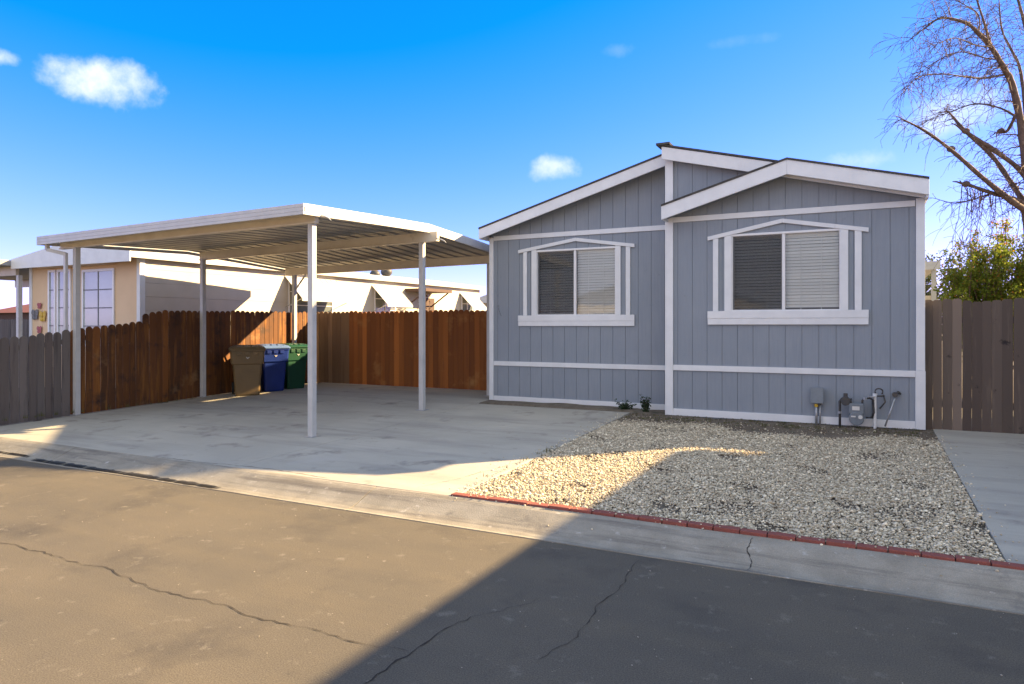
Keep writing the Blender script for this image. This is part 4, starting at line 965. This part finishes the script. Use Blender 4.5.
# bare tree
TB = 13.2
tree = thing('bare_tree', tuple(Vector((at(1040, 300, TB).x, at(1040, 300, TB).y, .27))), 'leafless tree with drooping red brown twigs leaning over the right fence', 'tree')
wood = MB(); twg = MB(); rr = random.Random(21)
def smooth_path(P, n=5):
    out = []
    for i in range(len(P) - 1):
        p0 = P[max(i - 1, 0)]; p1 = P[i]; p2 = P[i + 1]; p3 = P[min(i + 2, len(P) - 1)]
        for k in range(n):
            t = k / n; out.append(.5 * ((2 * p1) + (p2 - p0) * t + (2 * p0 - 5 * p1 + 4 * p2 - p3) * t * t + (3 * p1 - p0 - 3 * p2 + p3) * t ** 3))
    out.append(P[-1]); return out
def twig(p, d, L_, r, depth, droop):
    n = max(3, int(L_ / .09)); pts = [p]; rad = [r]
    for i in range(n):
        d = (d + Vector((rr.gauss(0, .10), rr.gauss(0, .10), rr.gauss(-droop, .10)))).normalized()
        p = p + d * (L_ / n); pts.append(p); rad.append(max(.0027, r * (1 - (i + 1) / (n + 1))))
        if depth > 0 and rr.random() < (.55 if depth > 1 else .34):
            a = rr.uniform(0, 6.28); ax = d.cross(Vector((0, 0, 1))); ax = ax.normalized() if ax.length > .05 else Vector((1, 0, 0)); bx_ = ax.cross(d)
            dd = (d * .75 + (ax * math.cos(a) + bx_ * math.sin(a)) * .75).normalized()
            twig(p, dd, L_ * rr.uniform(.3, .62), r * .58, depth - 1, droop * rr.uniform(.6, 1.6))
    twg.tube(pts, rad, 4, cap=False)
def limb(px, r0, r1, d0=0, d1=0, tw=.5, L_=1.0, side=None):
    P = [at(x, y, TB + d0 + (d1 - d0) * i / (len(px) - 1)) for i, (x, y) in enumerate(px)]
    P = smooth_path(P); n = len(P); rad = [r0 + (r1 - r0) * (i / (n - 1)) ** .8 for i in range(n)]
    rad = [q * .86 * rr.uniform(.88, 1.14) for q in rad]
    wood.tube(P, rad, 8)
    L_ *= .85
    for i in range(2, n):
        for _ in range(3):
            if rr.random() < tw * .95:
                d = (P[i] - P[i - 1]).normalized(); a = Vector((rr.gauss(0, 1), rr.gauss(0, 1), rr.gauss(.2, .8))).normalized()
                lr = (Vector((-CS, -SN, 0)) * .2)
                twig(P[i], (d * .45 + a * .8 + lr * .6).normalized(), L_ * rr.uniform(.35, 1.0), max(.006, rad[i] * .2), 2, .17)
    twig(P[-1], (P[-1] - P[-2]).normalized(), L_ * .6, r1 * .9, 2, .08)
bse = Vector(tree.location)
wood.tube(smooth_path([bse, bse + Vector((.02, .05, .9)), bse + Vector((-.03, 0, 1.8)), at(1036, 236, TB), at(1031, 204, TB)], 4), [.24 - .004 * i for i in range(17)], 12)
limb([(1032, 214), (1013, 202), (983, 178), (951, 150), (925, 131), (902, 119)], .085, .014, 0, -1.2, .42, .62)
limb([(1031, 210), (1022, 199), (1010, 181), (992, 156), (966, 132), (957, 122)], .075, .035, 0, .8, .42, .8)
limb([(1034, 190), (1018, 168), (989, 147), (966, 132)], .06, .04, .1, -.5, .3, .8)
limb([(1031, 208), (1013, 199), (992, 193), (966, 184)], .07, .035, 0, -.4, .25, .6)
limb([(992, 193), (975, 199), (955, 203), (940, 200)], .02, .008, -.2, -.4, .5, .5)
limb([(1034, 205), (1026, 165), (1020, 119), (1012, 84), (1005, 70), (991, 47), (977, 32), (966, 23), (942, 18), (925, 28), (912, 38)], .10, .008, 0, -1.0, .62, 1.0)
limb([(991, 47), (984, 22), (977, 0), (970, -30)], .035, .010, -.5, -.2, .6, 1.0)
limb([(1007, 74), (985, 78), (967, 77), (942, 74), (919, 77), (905, 90)], .028, .006, -.3, -1.6, .7, .8)
limb([(1018, 110), (1008, 130), (1001, 132)], .04, .03, .2, .9, .3, .6)
limb([(1036, 190), (1030, 150), (1021, 74), (1012, 51), (1002, 30), (999, 0)], .06, .012, 0, 1.2, .6, 1.0)
limb([(1040, 180), (1045, 120), (1030, 50), (1022, 14), (1012, -20)], .07, .02, .2, .3, .6, 1.0)
limb([(1040, 190), (1060, 140), (1080, 70), (1090, 10)], .08, .02, 0, .3, .4, 1.1)
limb([(1018, 118), (1000, 108), (975, 104), (950, 112), (925, 122)], .028, .006, .1, .9, .7, .7)
limb([(1012, 84), (1002, 62), (985, 58), (960, 52), (935, 62), (918, 75)], .024, .005, -.1, -.9, .75, .8)
limb([(991, 47), (975, 45), (955, 38), (935, 45)], .018, .005, -.6, -1.3, .75, .7)
limb([(979, 34), (978, 14), (960, 2), (950, -8)], .016, .005, -.6, .2, .6, .7)
for k in range(15):    # drooping strands below the pruned stub
    p = at(962 + k * 2.6, 186 + k * .7, TB - .3 + rr.uniform(-.3, .3)); twig(p, Vector((rr.gauss(0, .15), rr.gauss(0, .15), -1)).normalized(), rr.uniform(.5, 1.1), .009, 2, .1)
for x, y, d in ((966, 131, .3), (951, 149, -.6), (966, 184, -.4), (1001, 131, .7)):    # knuckles where limbs were cut back
    c_ = at(x, y, TB + d); wood.ball(c_, .065, 1.1, 1.1, .9, 6)
wood.build('trunk', M['bark'], tree, smooth=True); twg.build('twigs', M['twig'], tree, smooth=True)

def bush(name, centres, label, nleaf, mats, t_name, lsize=.055, cat='bush', seed=3):
    rr_ = random.Random(seed); c0 = centres[0][0]; t = thing(name, (c0.x, c0.y, .27), label, cat)
    st = MB(); fl = [MB() for _ in mats]
    for c, rad, sh in centres:
        base = Vector((c0.x + rr_.uniform(-.2, .2), c0.y + rr_.uniform(-.2, .2), .25))
        for k in range(int(16 * sh)):
            v = Vector((rr_.gauss(0, 1), rr_.gauss(0, 1), rr_.gauss(.2, 1))).normalized() * rad * rr_.uniform(.5, 1.12)
            tip = c + v; mid_ = base.lerp(tip, .55) + Vector((rr_.gauss(0, .1), rr_.gauss(0, .1), .1)); P = smooth_path([base, mid_, tip], 4)
            st.tube(P, [.02 - .0019 * i for i in range(len(P))], 5, cap=False)
            nl = int(nleaf * sh / 16 / max(1, sum(s for _, _, s in centres)) )
            for i in range(nl):
                f = rr_.uniform(.35, 1.0); p = P[min(len(P) - 1, int(f * len(P)))] + Vector((rr_.gauss(0, .11), rr_.gauss(0, .11), rr_.gauss(0, .11))) * (rad * .8)
                h = (p.z - 2.6) ; j = 1 if (len(mats) > 1 and rr_.random() < max(.05, min(.5, (h - .5) * .45))) else 0
                leaf(fl[j], p, lsize * rr_.uniform(.6, 1.3), lsize * .5, rr_, .0)
    st.build('stem', M['twig'], t)
    for f, m_ in zip(fl, mats): f.build('foliage', m_, t)
bush('leafy_bush', [(at(985, 275, 14.2), .75, 1.3), (at(1015, 262, 14.4), .85, 1.5), (at(962, 290, 13.9), .55, .9), (at(1050, 262, 14.6), .95, 1.2), (at(1000, 240, 14.4), .5, .6), (at(966, 262, 14.1), .5, .7), (at(955, 272, 14.0), .4, .5)],
     'yellow green bush with autumn tints above the right fence', 46000, [M['leaf_g'], M['leaf_y']], 'bush', .06)
bush('far_tree', [(at(928, 288, 45), 2.4, 1), (at(945, 290, 46), 2.6, 1)], 'far green tree seen below the porch cover', 3000, [M['leaf_far']], 'tree', .28, 'tree', 9)
bush('small_patio_plant', [(onX(424, 293, -12.95 - .3), .22, 1)], 'brown hanging plant beside the porch over the side door', 500, [M['litter']], 'plant', .07, 'plant', 5)

for o in bpy.data.objects:
    if '_o' in o: del o['_o']
scene.cycles.max_bounces = 6; scene.cycles.transparent_max_bounces = 8; scene.cycles.use_denoising = True
